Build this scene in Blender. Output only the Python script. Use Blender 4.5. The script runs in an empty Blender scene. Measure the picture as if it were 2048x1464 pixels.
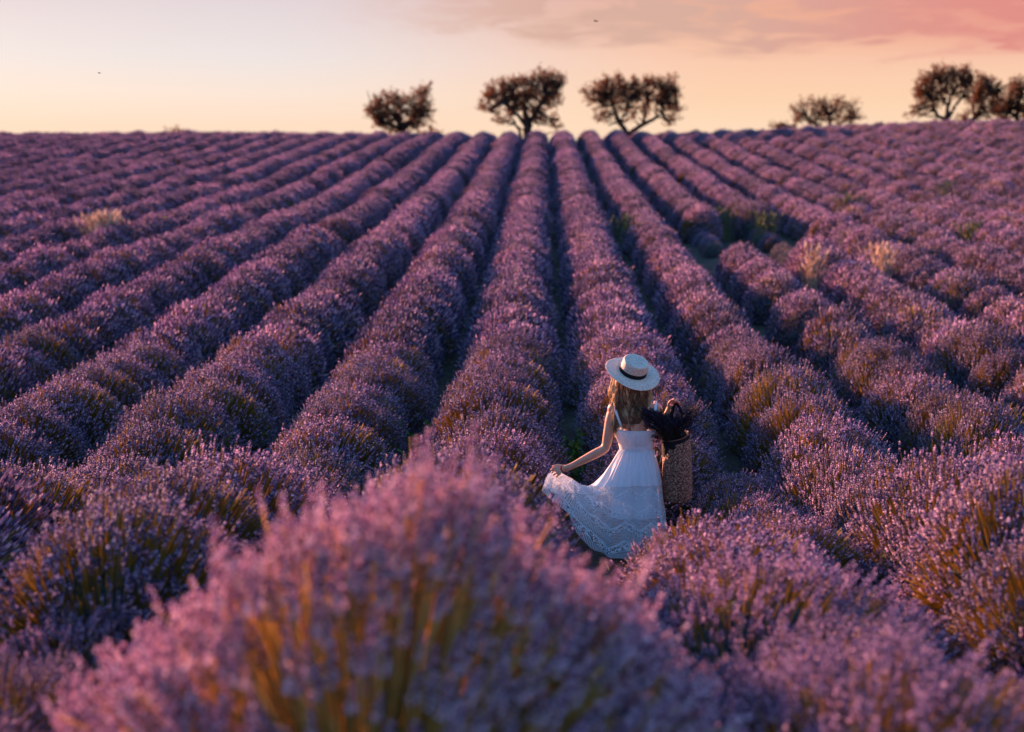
import bpy, bmesh, math, random
import numpy as np
from mathutils import Vector, Matrix

random.seed(7)
rng = np.random.default_rng(7)
S = bpy.context.scene
COL = S.collection
R = math.radians

# ------------------------------------------------------------------ camera
F, PW, PH = 2400.0, 2048, 1464            # focal length and picture size in photograph pixels
PITCH, YAW = math.atan(482 / F), math.atan(64 / F)
FW = Vector((-math.sin(YAW) * math.cos(PITCH), math.cos(YAW) * math.cos(PITCH), -math.sin(PITCH)))
RT = Vector((math.cos(YAW), math.sin(YAW), 0))
UP = RT.cross(FW)
cam = bpy.data.cameras.new('camera')
cam.sensor_width = 36
cam.lens = 36 * F / PW
cam.clip_start, cam.clip_end = 0.1, 12000
cam.dof.use_dof = True
cam.dof.focus_distance = 8.6
cam.dof.aperture_fstop = 1.25
camo = bpy.data.objects.new('camera', cam)
COL.objects.link(camo)
camo.rotation_euler = (math.pi / 2 - PITCH, 0, YAW)
S.camera = camo


def at(px, py, y):
    """a point of the place, given by where it is seen and how far up the field it stands"""
    r = FW + RT * ((px - PW / 2) / F) + UP * (-(py - PH / 2) / F)
    return r * (y / r.y)


# ------------------------------------------------------------------ light
SUN_EL, SUN_AZ = 12.0, -40.0              # azimuth from the way the rows run, negative = left
sd = Vector((math.sin(R(SUN_AZ)) * math.cos(R(SUN_EL)), math.cos(R(SUN_AZ)) * math.cos(R(SUN_EL)), math.sin(R(SUN_EL))))
sun = bpy.data.lights.new('sun', 'SUN')
sun.energy = 5.0
sun.angle = R(0.6)
sun.color = (1.0, 0.44, 0.29)
suno = bpy.data.objects.new('sun', sun)
COL.objects.link(suno)
suno.rotation_euler = (-sd).to_track_quat('-Z', 'Y').to_euler()

W = bpy.data.worlds.new('World')
S.world = W
W.use_nodes = True
nt = W.node_tree
nt.nodes.clear()
N = nt.nodes.new
L = nt.links.new


def mth(tree, op, a, b=None, c=None):
    n = tree.nodes.new('ShaderNodeMath')
    n.operation = op
    for i, v in enumerate((a, b, c)):
        if v is None:
            continue
        if isinstance(v, (int, float)):
            n.inputs[i].default_value = v
        else:
            tree.links.new(v, n.inputs[i])
    return n.outputs[0]


def sstep(tree, v, a, b):
    n = tree.nodes.new('ShaderNodeMapRange')
    n.interpolation_type = 'SMOOTHSTEP'
    tree.links.new(v, n.inputs[0])
    n.inputs[1].default_value, n.inputs[2].default_value = a, b
    return n.outputs[0]


def ramp(tree, v, stops):
    n = tree.nodes.new('ShaderNodeValToRGB')
    e = n.color_ramp.elements
    while len(e) < len(stops):
        e.new(0.5)
    for i, (p, c) in enumerate(stops):
        e[i].position = p
        e[i].color = (*c, 1)
    tree.links.new(v, n.inputs[0])
    return n.outputs[0]


def mix(tree, fac, a, b, mode='MIX'):
    n = tree.nodes.new('ShaderNodeMix')
    n.data_type = 'RGBA'
    n.blend_type = mode
    for s, v in ((n.inputs[0], fac), (n.inputs[6], a), (n.inputs[7], b)):
        if isinstance(v, (int, float)):
            s.default_value = v
        elif isinstance(v, tuple):
            s.default_value = (*v, 1) if len(v) == 3 else v
        else:
            tree.links.new(v, s)
    return n.outputs[2]


def srgb(r, g, b):
    f = lambda c: (c / 255 / 12.92) if c <= 10 else ((c / 255 + 0.055) / 1.055) ** 2.4
    return (f(r), f(g), f(b))


tc = N('ShaderNodeTexCoord')
sep = N('ShaderNodeSeparateXYZ')
L(tc.outputs['Generated'], sep.inputs[0])
X, Y, Z = sep.outputs
el = mth(nt, 'MULTIPLY', mth(nt, 'ARCSINE', Z), 2 / math.pi)          # 0 horizon .. 1 zenith
az = mth(nt, 'ARCTAN2', X, Y)                                          # radians, 0 along the rows
D = 1 / 90.0
left = ramp(nt, el, [(0.0, srgb(253, 223, 198)), (1.3 * D, srgb(248, 228, 214)), (3.0 * D, srgb(234, 226, 226)),
                     (5.6 * D, srgb(222, 210, 217)), (16 * D, srgb(178, 200, 240)), (40 * D, srgb(110, 178, 252)), (1.0, srgb(84, 166, 255))])
right = ramp(nt, el, [(0.0, srgb(255, 220, 188)), (1.2 * D, srgb(253, 212, 178)), (2.8 * D, srgb(250, 202, 174)),
                      (5.0 * D, srgb(240, 176, 146)), (12 * D, srgb(206, 176, 210)), (35 * D, srgb(110, 178, 252)), (1.0, srgb(84, 166, 255))])
fr = sstep(nt, az, R(-14), R(10))
base = mix(nt, fr, left, right)
pink = mth(nt, 'MULTIPLY', sstep(nt, az, R(8), R(22)), sstep(nt, el, 2.0 * D, 5.0 * D))
pink = mth(nt, 'MULTIPLY', pink, mth(nt, 'SUBTRACT', 1.0, sstep(nt, el, 8 * D, 25 * D)))
base = mix(nt, mth(nt, 'MULTIPLY', pink, 0.75), base, srgb(233, 148, 138))
# cloud bands
cmb = N('ShaderNodeCombineXYZ')
L(mth(nt, 'MULTIPLY', az, 9.0), cmb.inputs[0])
L(mth(nt, 'MULTIPLY', el, 72.0), cmb.inputs[1])
cn = N('ShaderNodeTexNoise')
L(cmb.outputs[0], cn.inputs['Vector'])
cn.inputs['Scale'].default_value = 0.9
cn.inputs['Detail'].default_value = 6
cn.inputs['Roughness'].default_value = 0.55
cn.inputs['Distortion'].default_value = 0.4
edge = mth(nt, 'SUBTRACT', 4.5 * D, mth(nt, 'MULTIPLY', sstep(nt, az, R(-10), R(6)), 1.25 * D))
over = mth(nt, 'SUBTRACT', el, edge)
over = mth(nt, 'ADD', over, mth(nt, 'MULTIPLY', mth(nt, 'SUBTRACT', cn.outputs[0], 0.5), 5.5 * D))
cm = sstep(nt, over, -0.25 * D, 0.75 * D)
cn2 = N('ShaderNodeTexNoise')
L(cmb.outputs[0], cn2.inputs['Vector'])
cn2.inputs['Scale'].default_value = 1.9
cn2.inputs['Distortion'].default_value = 0.8
cn2.inputs['Detail'].default_value = 8
cm = mth(nt, 'MULTIPLY', cm, mth(nt, 'SUBTRACT', 1.15, mth(nt, 'MULTIPLY', sstep(nt, cn2.outputs[0], 0.47, 0.64), 0.85)))
cm = mth(nt, 'MULTIPLY', cm, sstep(nt, az, R(-11), R(2)))
cm = mth(nt, 'MULTIPLY', cm, mth(nt, 'SUBTRACT', 1.0, sstep(nt, el, 12 * D, 30 * D)))
cloudc = mix(nt, sstep(nt, az, R(5), R(22)), srgb(214, 172, 158), srgb(224, 140, 134))
base = mix(nt, mth(nt, 'MULTIPLY', cm, 0.80), base, cloudc)
back = sstep(nt, mth(nt, 'ABSOLUTE', az), R(38), R(95))            # unseen sky beside and behind made dusk blue, to fill shaded sides
base = mix(nt, mth(nt, 'MULTIPLY', back, 0.9), base, ramp(nt, el, [(0.0, srgb(136, 172, 232)), (20 * D, srgb(120, 182, 250)), (1.0, srgb(84, 166, 255))]))
sky = N('ShaderNodeTexSky')
sky.sky_type = 'NISHITA'
sky.sun_disc = False
sky.sun_elevation = R(SUN_EL)
sky.sun_rotation = R(SUN_AZ)
sky.air_density = 1.4
sky.dust_density = 2.0
bg1, bg2, add = N('ShaderNodeBackground'), N('ShaderNodeBackground'), N('ShaderNodeAddShader')
L(sky.outputs[0], bg1.inputs[0])
bg1.inputs[1].default_value = 0.001
L(base, bg2.inputs[0])
bg2.inputs[1].default_value = 0.256
L(bg1.outputs[0], add.inputs[0])
L(bg2.outputs[0], add.inputs[1])
wo = N('ShaderNodeOutputWorld')
L(add.outputs[0], wo.inputs[0])

S.view_settings.view_transform = 'Standard'
S.view_settings.look = 'None'
S.view_settings.exposure = 1.95
S.view_settings.gamma = 1
S.view_settings.use_curve_mapping = False
S.cycles.use_denoising = True
S.cycles.denoiser = 'OPENIMAGEDENOISE'
S.cycles.max_bounces = 6
S.cycles.diffuse_bounces = 3
S.cycles.transmission_bounces = 4
S.cycles.transparent_max_bounces = 12


# ------------------------------------------------------------------ materials
def new_mat(name):
    m = bpy.data.materials.new(name)
    m.use_nodes = True
    t = m.node_tree
    t.nodes.clear()
    return m, t


def leafy(name, stops, trans=0.3, tcol=None, rough=0.65, objvar=0.0, spec=0.25, noise=None):
    """surface whose colour differs from one small piece (bud, stem, blade, leaf) to the next"""
    m, t = new_mat(name)
    g = t.nodes.new('ShaderNodeNewGeometry')
    v = g.outputs['Random Per Island']
    if noise:
        nz = t.nodes.new('ShaderNodeTexNoise')
        tcn = t.nodes.new('ShaderNodeTexCoord')
        t.links.new(tcn.outputs['Object'], nz.inputs['Vector'])
        nz.inputs['Scale'].default_value = noise
        v = mth(t, 'ADD', mth(t, 'MULTIPLY', v, 0.5), mth(t, 'SUBTRACT', nz.outputs[0], 0.25))
    c = ramp(t, v, stops)
    if objvar:
        oi = t.nodes.new('ShaderNodeObjectInfo')
        hs = t.nodes.new('ShaderNodeHueSaturation')
        t.links.new(c, hs.inputs['Color'])
        t.links.new(mth(t, 'ADD', 0.5 - objvar * 0.12, mth(t, 'MULTIPLY', oi.outputs['Random'], objvar * 0.24)), hs.inputs['Hue'])
        t.links.new(mth(t, 'ADD', 1.0 - objvar, mth(t, 'MULTIPLY', oi.outputs['Random'], objvar * 2)), hs.inputs['Value'])
        c = hs.outputs[0]
    p = t.nodes.new('ShaderNodeBsdfPrincipled')
    t.links.new(c, p.inputs['Base Color'])
    p.inputs['Roughness'].default_value = rough
    p.inputs['Specular IOR Level'].default_value = spec
    out = t.nodes.new('ShaderNodeOutputMaterial')
    if trans:
        tr = t.nodes.new('ShaderNodeBsdfTranslucent')
        if tcol:
            t.links.new(mix(t, 0.5, c, tcol), tr.inputs[0])
        else:
            t.links.new(c, tr.inputs[0])
        ms = t.nodes.new('ShaderNodeMixShader')
        ms.inputs[0].default_value = trans
        t.links.new(p.outputs[0], ms.inputs[1])
        t.links.new(tr.outputs[0], ms.inputs[2])
        t.links.new(ms.outputs[0], out.inputs[0])
    else:
        t.links.new(p.outputs[0], out.inputs[0])
    return m


def plain(name, col, rough=0.6, spec=0.3, bump=None, col2=None, nscale=20, trans=0.0, sss=0.0, coords='Object'):
    m, t = new_mat(name)
    tcn = t.nodes.new('ShaderNodeTexCoord')
    nz = t.nodes.new('ShaderNodeTexNoise')
    t.links.new(tcn.outputs[coords], nz.inputs['Vector'])
    nz.inputs['Scale'].default_value = nscale
    nz.inputs['Detail'].default_value = 6
    c = ramp(t, nz.outputs[0], [(0.3, col), (0.7, col2 or col)])
    p = t.nodes.new('ShaderNodeBsdfPrincipled')
    t.links.new(c, p.inputs['Base Color'])
    p.inputs['Roughness'].default_value = rough
    p.inputs['Specular IOR Level'].default_value = spec
    if sss:
        p.inputs['Subsurface Weight'].default_value = sss
        p.inputs['Subsurface Radius'].default_value = (0.012, 0.005, 0.003)
        p.inputs['Subsurface Scale'].default_value = 1.0
    if bump:
        b = t.nodes.new('ShaderNodeBump')
        b.inputs['Strength'].default_value = bump
        b.inputs['Distance'].default_value = 0.01
        t.links.new(nz.outputs[0], b.inputs['Height'])
        t.links.new(b.outputs[0], p.inputs['Normal'])
    out = t.nodes.new('ShaderNodeOutputMaterial')
    sh = p.outputs[0]
    if trans:
        tr = t.nodes.new('ShaderNodeBsdfTranslucent')
        t.links.new(c, tr.inputs[0])
        ms = t.nodes.new('ShaderNodeMixShader')
        ms.inputs[0].default_value = trans
        t.links.new(sh, ms.inputs[1])
        t.links.new(tr.outputs[0], ms.inputs[2])
        sh = ms.outputs[0]
    t.links.new(sh, out.inputs[0])
    return m


FLOWER = [(0.0, (0.038, 0.045, 0.11)), (0.25, (0.11, 0.10, 0.21)), (0.55, (0.31, 0.23, 0.38)), (0.84, (0.60, 0.42, 0.56)), (1.0, (0.90, 0.72, 0.80))]
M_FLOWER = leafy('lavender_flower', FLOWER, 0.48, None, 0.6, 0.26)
M_STEMLIT = leafy('lavender_stem_lit', [(0.0, (0.34, 0.26, 0.08)), (0.5, (0.66, 0.50, 0.16)), (1.0, (0.92, 0.74, 0.30))], 0.55, (0.95, 0.62, 0.18), 0.6, 0.0)  # front bush stems: lighter copy, sun glow painted into the gold
M_FLOWERLIT = leafy('lavender_flower_lit', [(0.0, (0.07, 0.045, 0.09)), (0.22, (0.22, 0.12, 0.22)), (0.45, (0.58, 0.34, 0.46)), (0.75, (0.86, 0.60, 0.68)), (1.0, (0.95, 0.84, 0.88))], 0.5, None, 0.6, 0.0)  # front bush flowers: paler, pinker copy with sunlight put into the colour
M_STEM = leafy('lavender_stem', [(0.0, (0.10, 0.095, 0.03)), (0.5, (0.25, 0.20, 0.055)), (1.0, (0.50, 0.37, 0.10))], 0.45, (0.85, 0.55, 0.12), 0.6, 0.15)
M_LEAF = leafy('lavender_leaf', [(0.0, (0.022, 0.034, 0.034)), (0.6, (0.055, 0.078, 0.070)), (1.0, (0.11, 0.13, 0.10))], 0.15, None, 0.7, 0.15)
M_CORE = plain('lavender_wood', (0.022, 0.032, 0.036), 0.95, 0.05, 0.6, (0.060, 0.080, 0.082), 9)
M_DRY = leafy('dry_flower', [(0.0, (0.10, 0.09, 0.09)), (0.5, (0.22, 0.18, 0.20)), (1.0, (0.42, 0.34, 0.36))], 0.25, None, 0.7, 0.1)
M_STRAWGRASS = leafy('dry_grass', [(0.0, (0.42, 0.30, 0.20)), (0.6, (0.74, 0.57, 0.40)), (1.0, (0.90, 0.78, 0.60))], 0.4, None, 0.6, 0.0)
M_GREENGRASS = leafy('green_grass', [(0.0, (0.06, 0.09, 0.03)), (0.6, (0.16, 0.20, 0.07)), (1.0, (0.34, 0.36, 0.14))], 0.4, None, 0.6, 0.0)
M_WEED = leafy('weed_leaf', [(0.0, (0.03, 0.07, 0.015)), (1.0, (0.13, 0.22, 0.04))], 0.35, None, 0.5, 0.0)
M_TREELEAF = leafy('tree_leaf', [(0.0, (0.020, 0.015, 0.008)), (0.6, (0.042, 0.030, 0.014)), (1.0, (0.075, 0.055, 0.026))], 0.25, (0.45, 0.16, 0.05), 0.6, 0.0)
M_BARK = plain('bark', (0.035, 0.025, 0.018), 0.9, 0.1, 0.8, (0.08, 0.055, 0.04), 14)
M_SKIN = plain('skin', (0.60, 0.27, 0.165), 0.5, 0.35, 0.05, (0.68, 0.33, 0.205), 30, sss=0.12)
M_BLACK = plain('black_cloth', (0.006, 0.006, 0.008), 0.75, 0.2, 0.3, (0.014, 0.014, 0.016), 60)
M_NAIL = plain('red_varnish', (0.55, 0.02, 0.03), 0.2, 0.6)
M_EYE = plain('eye_white', (0.7, 0.68, 0.66), 0.2, 0.5)
M_BOUQ = leafy('dark_dried_flower', [(0.0, (0.006, 0.006, 0.012)), (0.6, (0.02, 0.016, 0.03)), (0.93, (0.05, 0.04, 0.075)), (1.0, (0.22, 0.18, 0.26))], 0.05, None, 0.7, 0.0)
M_BOUQST = leafy('dark_stem', [(0.0, (0.012, 0.012, 0.008)), (1.0, (0.05, 0.045, 0.03))], 0.0, None, 0.7, 0.0)
M_INSECT = plain('insect_body', (0.45, 0.22, 0.04), 0.5, 0.4, None, (0.70, 0.42, 0.10), 300)
M_WING = plain('insect_wing', (0.65, 0.55, 0.4), 0.3, 0.4, trans=0.5)
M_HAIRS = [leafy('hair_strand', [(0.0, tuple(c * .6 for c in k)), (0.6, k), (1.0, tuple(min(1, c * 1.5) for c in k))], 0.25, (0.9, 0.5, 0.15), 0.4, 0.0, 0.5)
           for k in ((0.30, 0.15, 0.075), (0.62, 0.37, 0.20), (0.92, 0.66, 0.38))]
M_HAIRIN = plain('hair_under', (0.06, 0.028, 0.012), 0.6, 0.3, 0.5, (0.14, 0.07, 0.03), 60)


def soil_mat():
    m, t = new_mat('soil')
    tcn = t.nodes.new('ShaderNodeTexCoord')
    a, b = t.nodes.new('ShaderNodeTexNoise'), t.nodes.new('ShaderNodeTexVoronoi')
    for n in (a, b):
        t.links.new(tcn.outputs['Object'], n.inputs['Vector'])
    a.inputs['Scale'].default_value = 1.3
    a.inputs['Detail'].default_value = 10
    b.inputs['Scale'].default_value = 26
    c = ramp(t, a.outputs[0], [(0.3, (0.07, 0.042, 0.028)), (0.6, (0.16, 0.10, 0.068)), (0.8, (0.27, 0.19, 0.13))])
    c = mix(t, 0.5, c, ramp(t, b.outputs['Distance'], [(0.0, (0.30, 0.25, 0.20)), (0.35, (0.05, 0.04, 0.03))]), 'MULTIPLY')
    p = t.nodes.new('ShaderNodeBsdfPrincipled')
    t.links.new(c, p.inputs['Base Color'])
    p.inputs['Roughness'].default_value = 0.95
    bp = t.nodes.new('ShaderNodeBump')
    bp.inputs['Distance'].default_value = 0.03
    bp.inputs['Strength'].default_value = 0.8
    t.links.new(mth(t, 'SUBTRACT', a.outputs[0], b.outputs['Distance']), bp.inputs['Height'])
    t.links.new(bp.outputs[0], p.inputs['Normal'])
    o = t.nodes.new('ShaderNodeOutputMaterial')
    t.links.new(p.outputs[0], o.inputs[0])
    return m


def straw_mat():
    m, t = new_mat('plaited_straw')
    uv = t.nodes.new('ShaderNodeUVMap')
    s = t.nodes.new('ShaderNodeSeparateXYZ')
    t.links.new(uv.outputs[0], s.inputs[0])
    # u runs round the hat, v along its profile: each braid is a ring of slanting stitches
    rings = mth(t, 'FRACT', mth(t, 'MULTIPLY', s.outputs[1], 1.0))
    st = mth(t, 'SINE', mth(t, 'ADD', mth(t, 'MULTIPLY', s.outputs[0], 150 * 6.2832), mth(t, 'MULTIPLY', rings, 6.0)))
    gap = mth(t, 'ABSOLUTE', mth(t, 'SUBTRACT', rings, 0.5))
    h = mth(t, 'SUBTRACT', mth(t, 'MULTIPLY', st, 0.25), mth(t, 'MULTIPLY', gap, 1.6))
    nz = t.nodes.new('ShaderNodeTexNoise')
    tcn = t.nodes.new('ShaderNodeTexCoord')
    t.links.new(tcn.outputs['Object'], nz.inputs['Vector'])
    nz.inputs['Scale'].default_value = 70
    v = mth(t, 'ADD', mth(t, 'MULTIPLY', h, 0.35), mth(t, 'ADD', nz.outputs[0], 0.18))
    c = ramp(t, v, [(0.10, (0.32, 0.20, 0.13)), (0.45, (0.76, 0.56, 0.42)), (0.85, (0.95, 0.80, 0.66))])
    p = t.nodes.new('ShaderNodeBsdfPrincipled')
    t.links.new(c, p.inputs['Base Color'])
    p.inputs['Roughness'].default_value = 0.6
    b = t.nodes.new('ShaderNodeBump')
    b.inputs['Distance'].default_value = 0.002
    b.inputs['Strength'].default_value = 0.8
    t.links.new(h, b.inputs['Height'])
    t.links.new(b.outputs[0], p.inputs['Normal'])
    o = t.nodes.new('ShaderNodeOutputMaterial')
    t.links.new(p.outputs[0], o.inputs[0])
    return m


def dress_mat(lace):
    m, t = new_mat('white_lace' if lace else 'white_cotton')
    col = (0.82, 0.89, 0.93)
    p = t.nodes.new('ShaderNodeBsdfPrincipled')
    p.inputs['Roughness'].default_value = 0.8
    p.inputs['Base Color'].default_value = (*col, 1)
    p.inputs['Specular IOR Level'].default_value = 0.15
    tr = t.nodes.new('ShaderNodeBsdfTranslucent')
    tr.inputs[0].default_value = (*col, 1)
    ms = t.nodes.new('ShaderNodeMixShader')
    ms.inputs[0].default_value = 0.26
    t.links.new(p.outputs[0], ms.inputs[1])
    t.links.new(tr.outputs[0], ms.inputs[2])
    o = t.nodes.new('ShaderNodeOutputMaterial')
    tcn = t.nodes.new('ShaderNodeTexCoord')
    nz = t.nodes.new('ShaderNodeTexNoise')
    t.links.new(tcn.outputs['Object'], nz.inputs['Vector'])
    nz.inputs['Scale'].default_value = 180
    bp = t.nodes.new('ShaderNodeBump')
    bp.inputs['Distance'].default_value = 0.001
    bp.inputs['Strength'].default_value = 0.4
    t.links.new(nz.outputs[0], bp.inputs['Height'])
    t.links.new(bp.outputs[0], p.inputs['Normal'])
    if not lace:
        t.links.new(ms.outputs[0], o.inputs[0])
        return m
    uv = t.nodes.new('ShaderNodeUVMap')
    s = t.nodes.new('ShaderNodeSeparateXYZ')
    t.links.new(uv.outputs[0], s.inputs[0])
    u, v = s.outputs[0], s.outputs[1]
    # zigzag bands of flowers between fields of small square mesh
    zig = mth(t, 'PINGPONG', mth(t, 'MULTIPLY', u, 9.0), 0.5)
    w = mth(t, 'ADD', mth(t, 'MULTIPLY', v, 6.5), mth(t, 'MULTIPLY', zig, 0.9))
    band = mth(t, 'LESS_THAN', mth(t, 'FRACT', w), 0.36)
    edge = mth(t, 'LESS_THAN', mth(t, 'ABSOLUTE', mth(t, 'SUBTRACT', mth(t, 'FRACT', mth(t, 'ADD', w, 0.07)), 0.05)), 0.035)
    g = mth(t, 'MULTIPLY', mth(t, 'SINE', mth(t, 'MULTIPLY', u, 6.2832 * 150)), mth(t, 'SINE', mth(t, 'MULTIPLY', v, 6.2832 * 42)))
    mesh_hole = mth(t, 'GREATER_THAN', mth(t, 'ABSOLUTE', g), 0.28)
    vo = t.nodes.new('ShaderNodeTexVoronoi')
    cx = t.nodes.new('ShaderNodeCombineXYZ')
    t.links.new(mth(t, 'MULTIPLY', u, 60), cx.inputs[0])
    t.links.new(mth(t, 'MULTIPLY', v, 26), cx.inputs[1])
    t.links.new(cx.outputs[0], vo.inputs['Vector'])
    vo.inputs['Scale'].default_value = 1.6
    fl_hole = mth(t, 'LESS_THAN', mth(t, 'SINE', mth(t, 'MULTIPLY', vo.outputs['Distance'], 14)), -0.15)
    hole = mth(t, 'ADD', mth(t, 'MULTIPLY', band, fl_hole), mth(t, 'MULTIPLY', mth(t, 'SUBTRACT', 1.0, band), mesh_hole))
    hole = mth(t, 'MULTIPLY', hole, mth(t, 'SUBTRACT', 1.0, edge))
    hole = mth(t, 'MULTIPLY', mth(t, 'MINIMUM', hole, 1.0), 0.8)
    tp = t.nodes.new('ShaderNodeBsdfTransparent')
    m2 = t.nodes.new('ShaderNodeMixShader')
    t.links.new(hole, m2.inputs[0])
    t.links.new(ms.outputs[0], m2.inputs[1])
    t.links.new(tp.outputs[0], m2.inputs[2])
    t.links.new(m2.outputs[0], o.inputs[0])
    return m


def basket_mat():
    m, t = new_mat('woven_palm')
    uv = t.nodes.new('ShaderNodeUVMap')
    s = t.nodes.new('ShaderNodeSeparateXYZ')
    t.links.new(uv.outputs[0], s.inputs[0])
    u, v = s.outputs[0], s.outputs[1]
    zig = mth(t, 'PINGPONG', mth(t, 'MULTIPLY', u, 26.0), 0.5)
    w = mth(t, 'SINE', mth(t, 'MULTIPLY', mth(t, 'ADD', mth(t, 'MULTIPLY', v, 34.0), mth(t, 'MULTIPLY', zig, 2.0)), 6.2832))
    nz = t.nodes.new('ShaderNodeTexNoise')
    cx = t.nodes.new('ShaderNodeCombineXYZ')
    t.links.new(mth(t, 'MULTIPLY', u, 40), cx.inputs[0])
    t.links.new(mth(t, 'MULTIPLY', mth(t, 'ADD', v, mth(t, 'MULTIPLY', zig, 0.06)), 46), cx.inputs[1])
    t.links.new(cx.outputs[0], nz.inputs['Vector'])
    nz.inputs['Scale'].default_value = 1.0
    val = mth(t, 'ADD', mth(t, 'MULTIPLY', w, 0.22), mth(t, 'SUBTRACT', mth(t, 'MULTIPLY', nz.outputs[0], 2.6), 0.8))
    c = ramp(t, val, [(0.15, (0.022, 0.008, 0.005)), (0.42, (0.15, 0.055, 0.032)), (0.70, (0.42, 0.19, 0.115)), (1.0, (0.72, 0.42, 0.28))])
    p = t.nodes.new('ShaderNodeBsdfPrincipled')
    t.links.new(c, p.inputs['Base Color'])
    p.inputs['Roughness'].default_value = 0.6
    b = t.nodes.new('ShaderNodeBump')
    b.inputs['Distance'].default_value = 0.004
    t.links.new(val, b.inputs['Height'])
    t.links.new(b.outputs[0], p.inputs['Normal'])
    o = t.nodes.new('ShaderNodeOutputMaterial')
    t.links.new(p.outputs[0], o.inputs[0])
    return m


M_SOIL, M_STRAW, M_DRESS, M_LACE, M_BASKET = soil_mat(), straw_mat(), dress_mat(False), dress_mat(True), basket_mat()


# ------------------------------------------------------------------ mesh helpers
class MB:
    """collects triangles and quads (as numpy arrays) for one mesh"""

    def __init__(s):
        s.v, s.f, s.m, s.n = [], [], [], 0

    def add(s, verts, faces, mat=0):
        verts = np.asarray(verts, float).reshape(-1, 3)
        faces = np.asarray(faces, int)
        s.v.append(verts)
        s.f.append(faces + s.n)
        s.m.append(np.full(len(faces), mat, int))
        s.n += len(verts)

    def mesh(s, name, mats, smooth=False):
        me = bpy.data.meshes.new(name)
        V = np.concatenate(s.v)
        loops = np.concatenate([f.ravel() for f in s.f])
        tot = np.concatenate([np.full(len(f), f.shape[1], int) for f in s.f])
        start = np.concatenate([[0], np.cumsum(tot)[:-1]])
        me.vertices.add(len(V))
        me.vertices.foreach_set('co', V.ravel())
        me.loops.add(len(loops))
        me.loops.foreach_set('vertex_index', loops.astype(np.int32))
        me.polygons.add(len(tot))
        me.polygons.foreach_set('loop_start', start.astype(np.int32))
        me.polygons.foreach_set('loop_total', tot.astype(np.int32))
        for m in mats:
            me.materials.append(m)
        me.polygons.foreach_set('material_index', np.concatenate(s.m).astype(np.int32))
        me.polygons.foreach_set('use_smooth', np.full(len(tot), smooth))
        me.update(calc_edges=True)
        me.validate()
        return me


def obj(name, me, parent=None, **props):
    o = bpy.data.objects.new(name, me)
    COL.objects.link(o)
    if parent:
        o.parent = parent
    for k, v in props.items():
        o[k] = v
    return o


def unit(a):
    return a / np.maximum(np.linalg.norm(a, axis=-1, keepdims=True), 1e-9)


def frames(d):
    """two axes across each direction"""
    ref = np.where(np.abs(d[..., 2:3]) > 0.9, np.array([1.0, 0, 0]), np.array([0, 0, 1.0]))
    a = unit(np.cross(d, ref))
    return a, np.cross(d, a)


def place(proto_v, proto_f, pos, dirs, scale, spin):
    """copies of a small shape (axis +Z) at pos, along dirs; returns verts, faces"""
    n = len(pos)
    a, b = frames(dirs)
    c, s = np.cos(spin)[:, None], np.sin(spin)[:, None]
    a, b = a * c + b * s, b * c - a * s
    M = np.stack([a, b, dirs], axis=2)                     # n,3,3 columns
    sc = scale if scale.ndim == 2 else np.repeat(scale[:, None], 3, 1)
    P = proto_v[None] * sc[:, None, :]
    V = np.einsum('nij,nkj->nki', M, P) + pos[:, None]
    Fc = proto_f[None] + (np.arange(n) * len(proto_v))[:, None, None]
    return V.reshape(-1, 3), Fc.reshape(-1, proto_f.shape[1])


def tubes(P, rad, sides=3):
    """P: n,k,3 centre lines; rad: n,k"""
    n, k, _ = P.shape
    T = np.gradient(P, axis=1)
    T = unit(T)
    a, b = frames(T)
    ang = np.arange(sides) * 2 * math.pi / sides
    ring = a[:, :, None] * np.cos(ang)[None, None, :, None] + b[:, :, None] * np.sin(ang)[None, None, :, None]
    V = P[:, :, None] + ring * rad[:, :, None, None]
    idx = np.arange(n * k * sides).reshape(n, k, sides)
    i0, i1 = idx[:, :-1], idx[:, 1:]
    Fc = np.stack([i0, np.roll(i0, -1, 2), np.roll(i1, -1, 2), i1], -1)
    return V.reshape(-1, 3), Fc.reshape(-1, 4)


def bezier(b, c, p, t):
    t = t[None, :, None]
    return (1 - t) ** 2 * b[:, None] + 2 * t * (1 - t) * c[:, None] + t ** 2 * p[:, None]


# a bud: long six-cornered bead
def bud(w, h):
    v = [(0, 0, 0), (w, 0, h * .45), (0, w, h * .5), (-w, 0, h * .45), (0, -w, h * .5), (0, 0, h)]
    f = [(0, 2, 1), (0, 3, 2), (0, 4, 3), (0, 1, 4), (1, 2, 5), (2, 3, 5), (3, 4, 5), (4, 1, 5)]
    return np.array(v, float), np.array(f)


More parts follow.
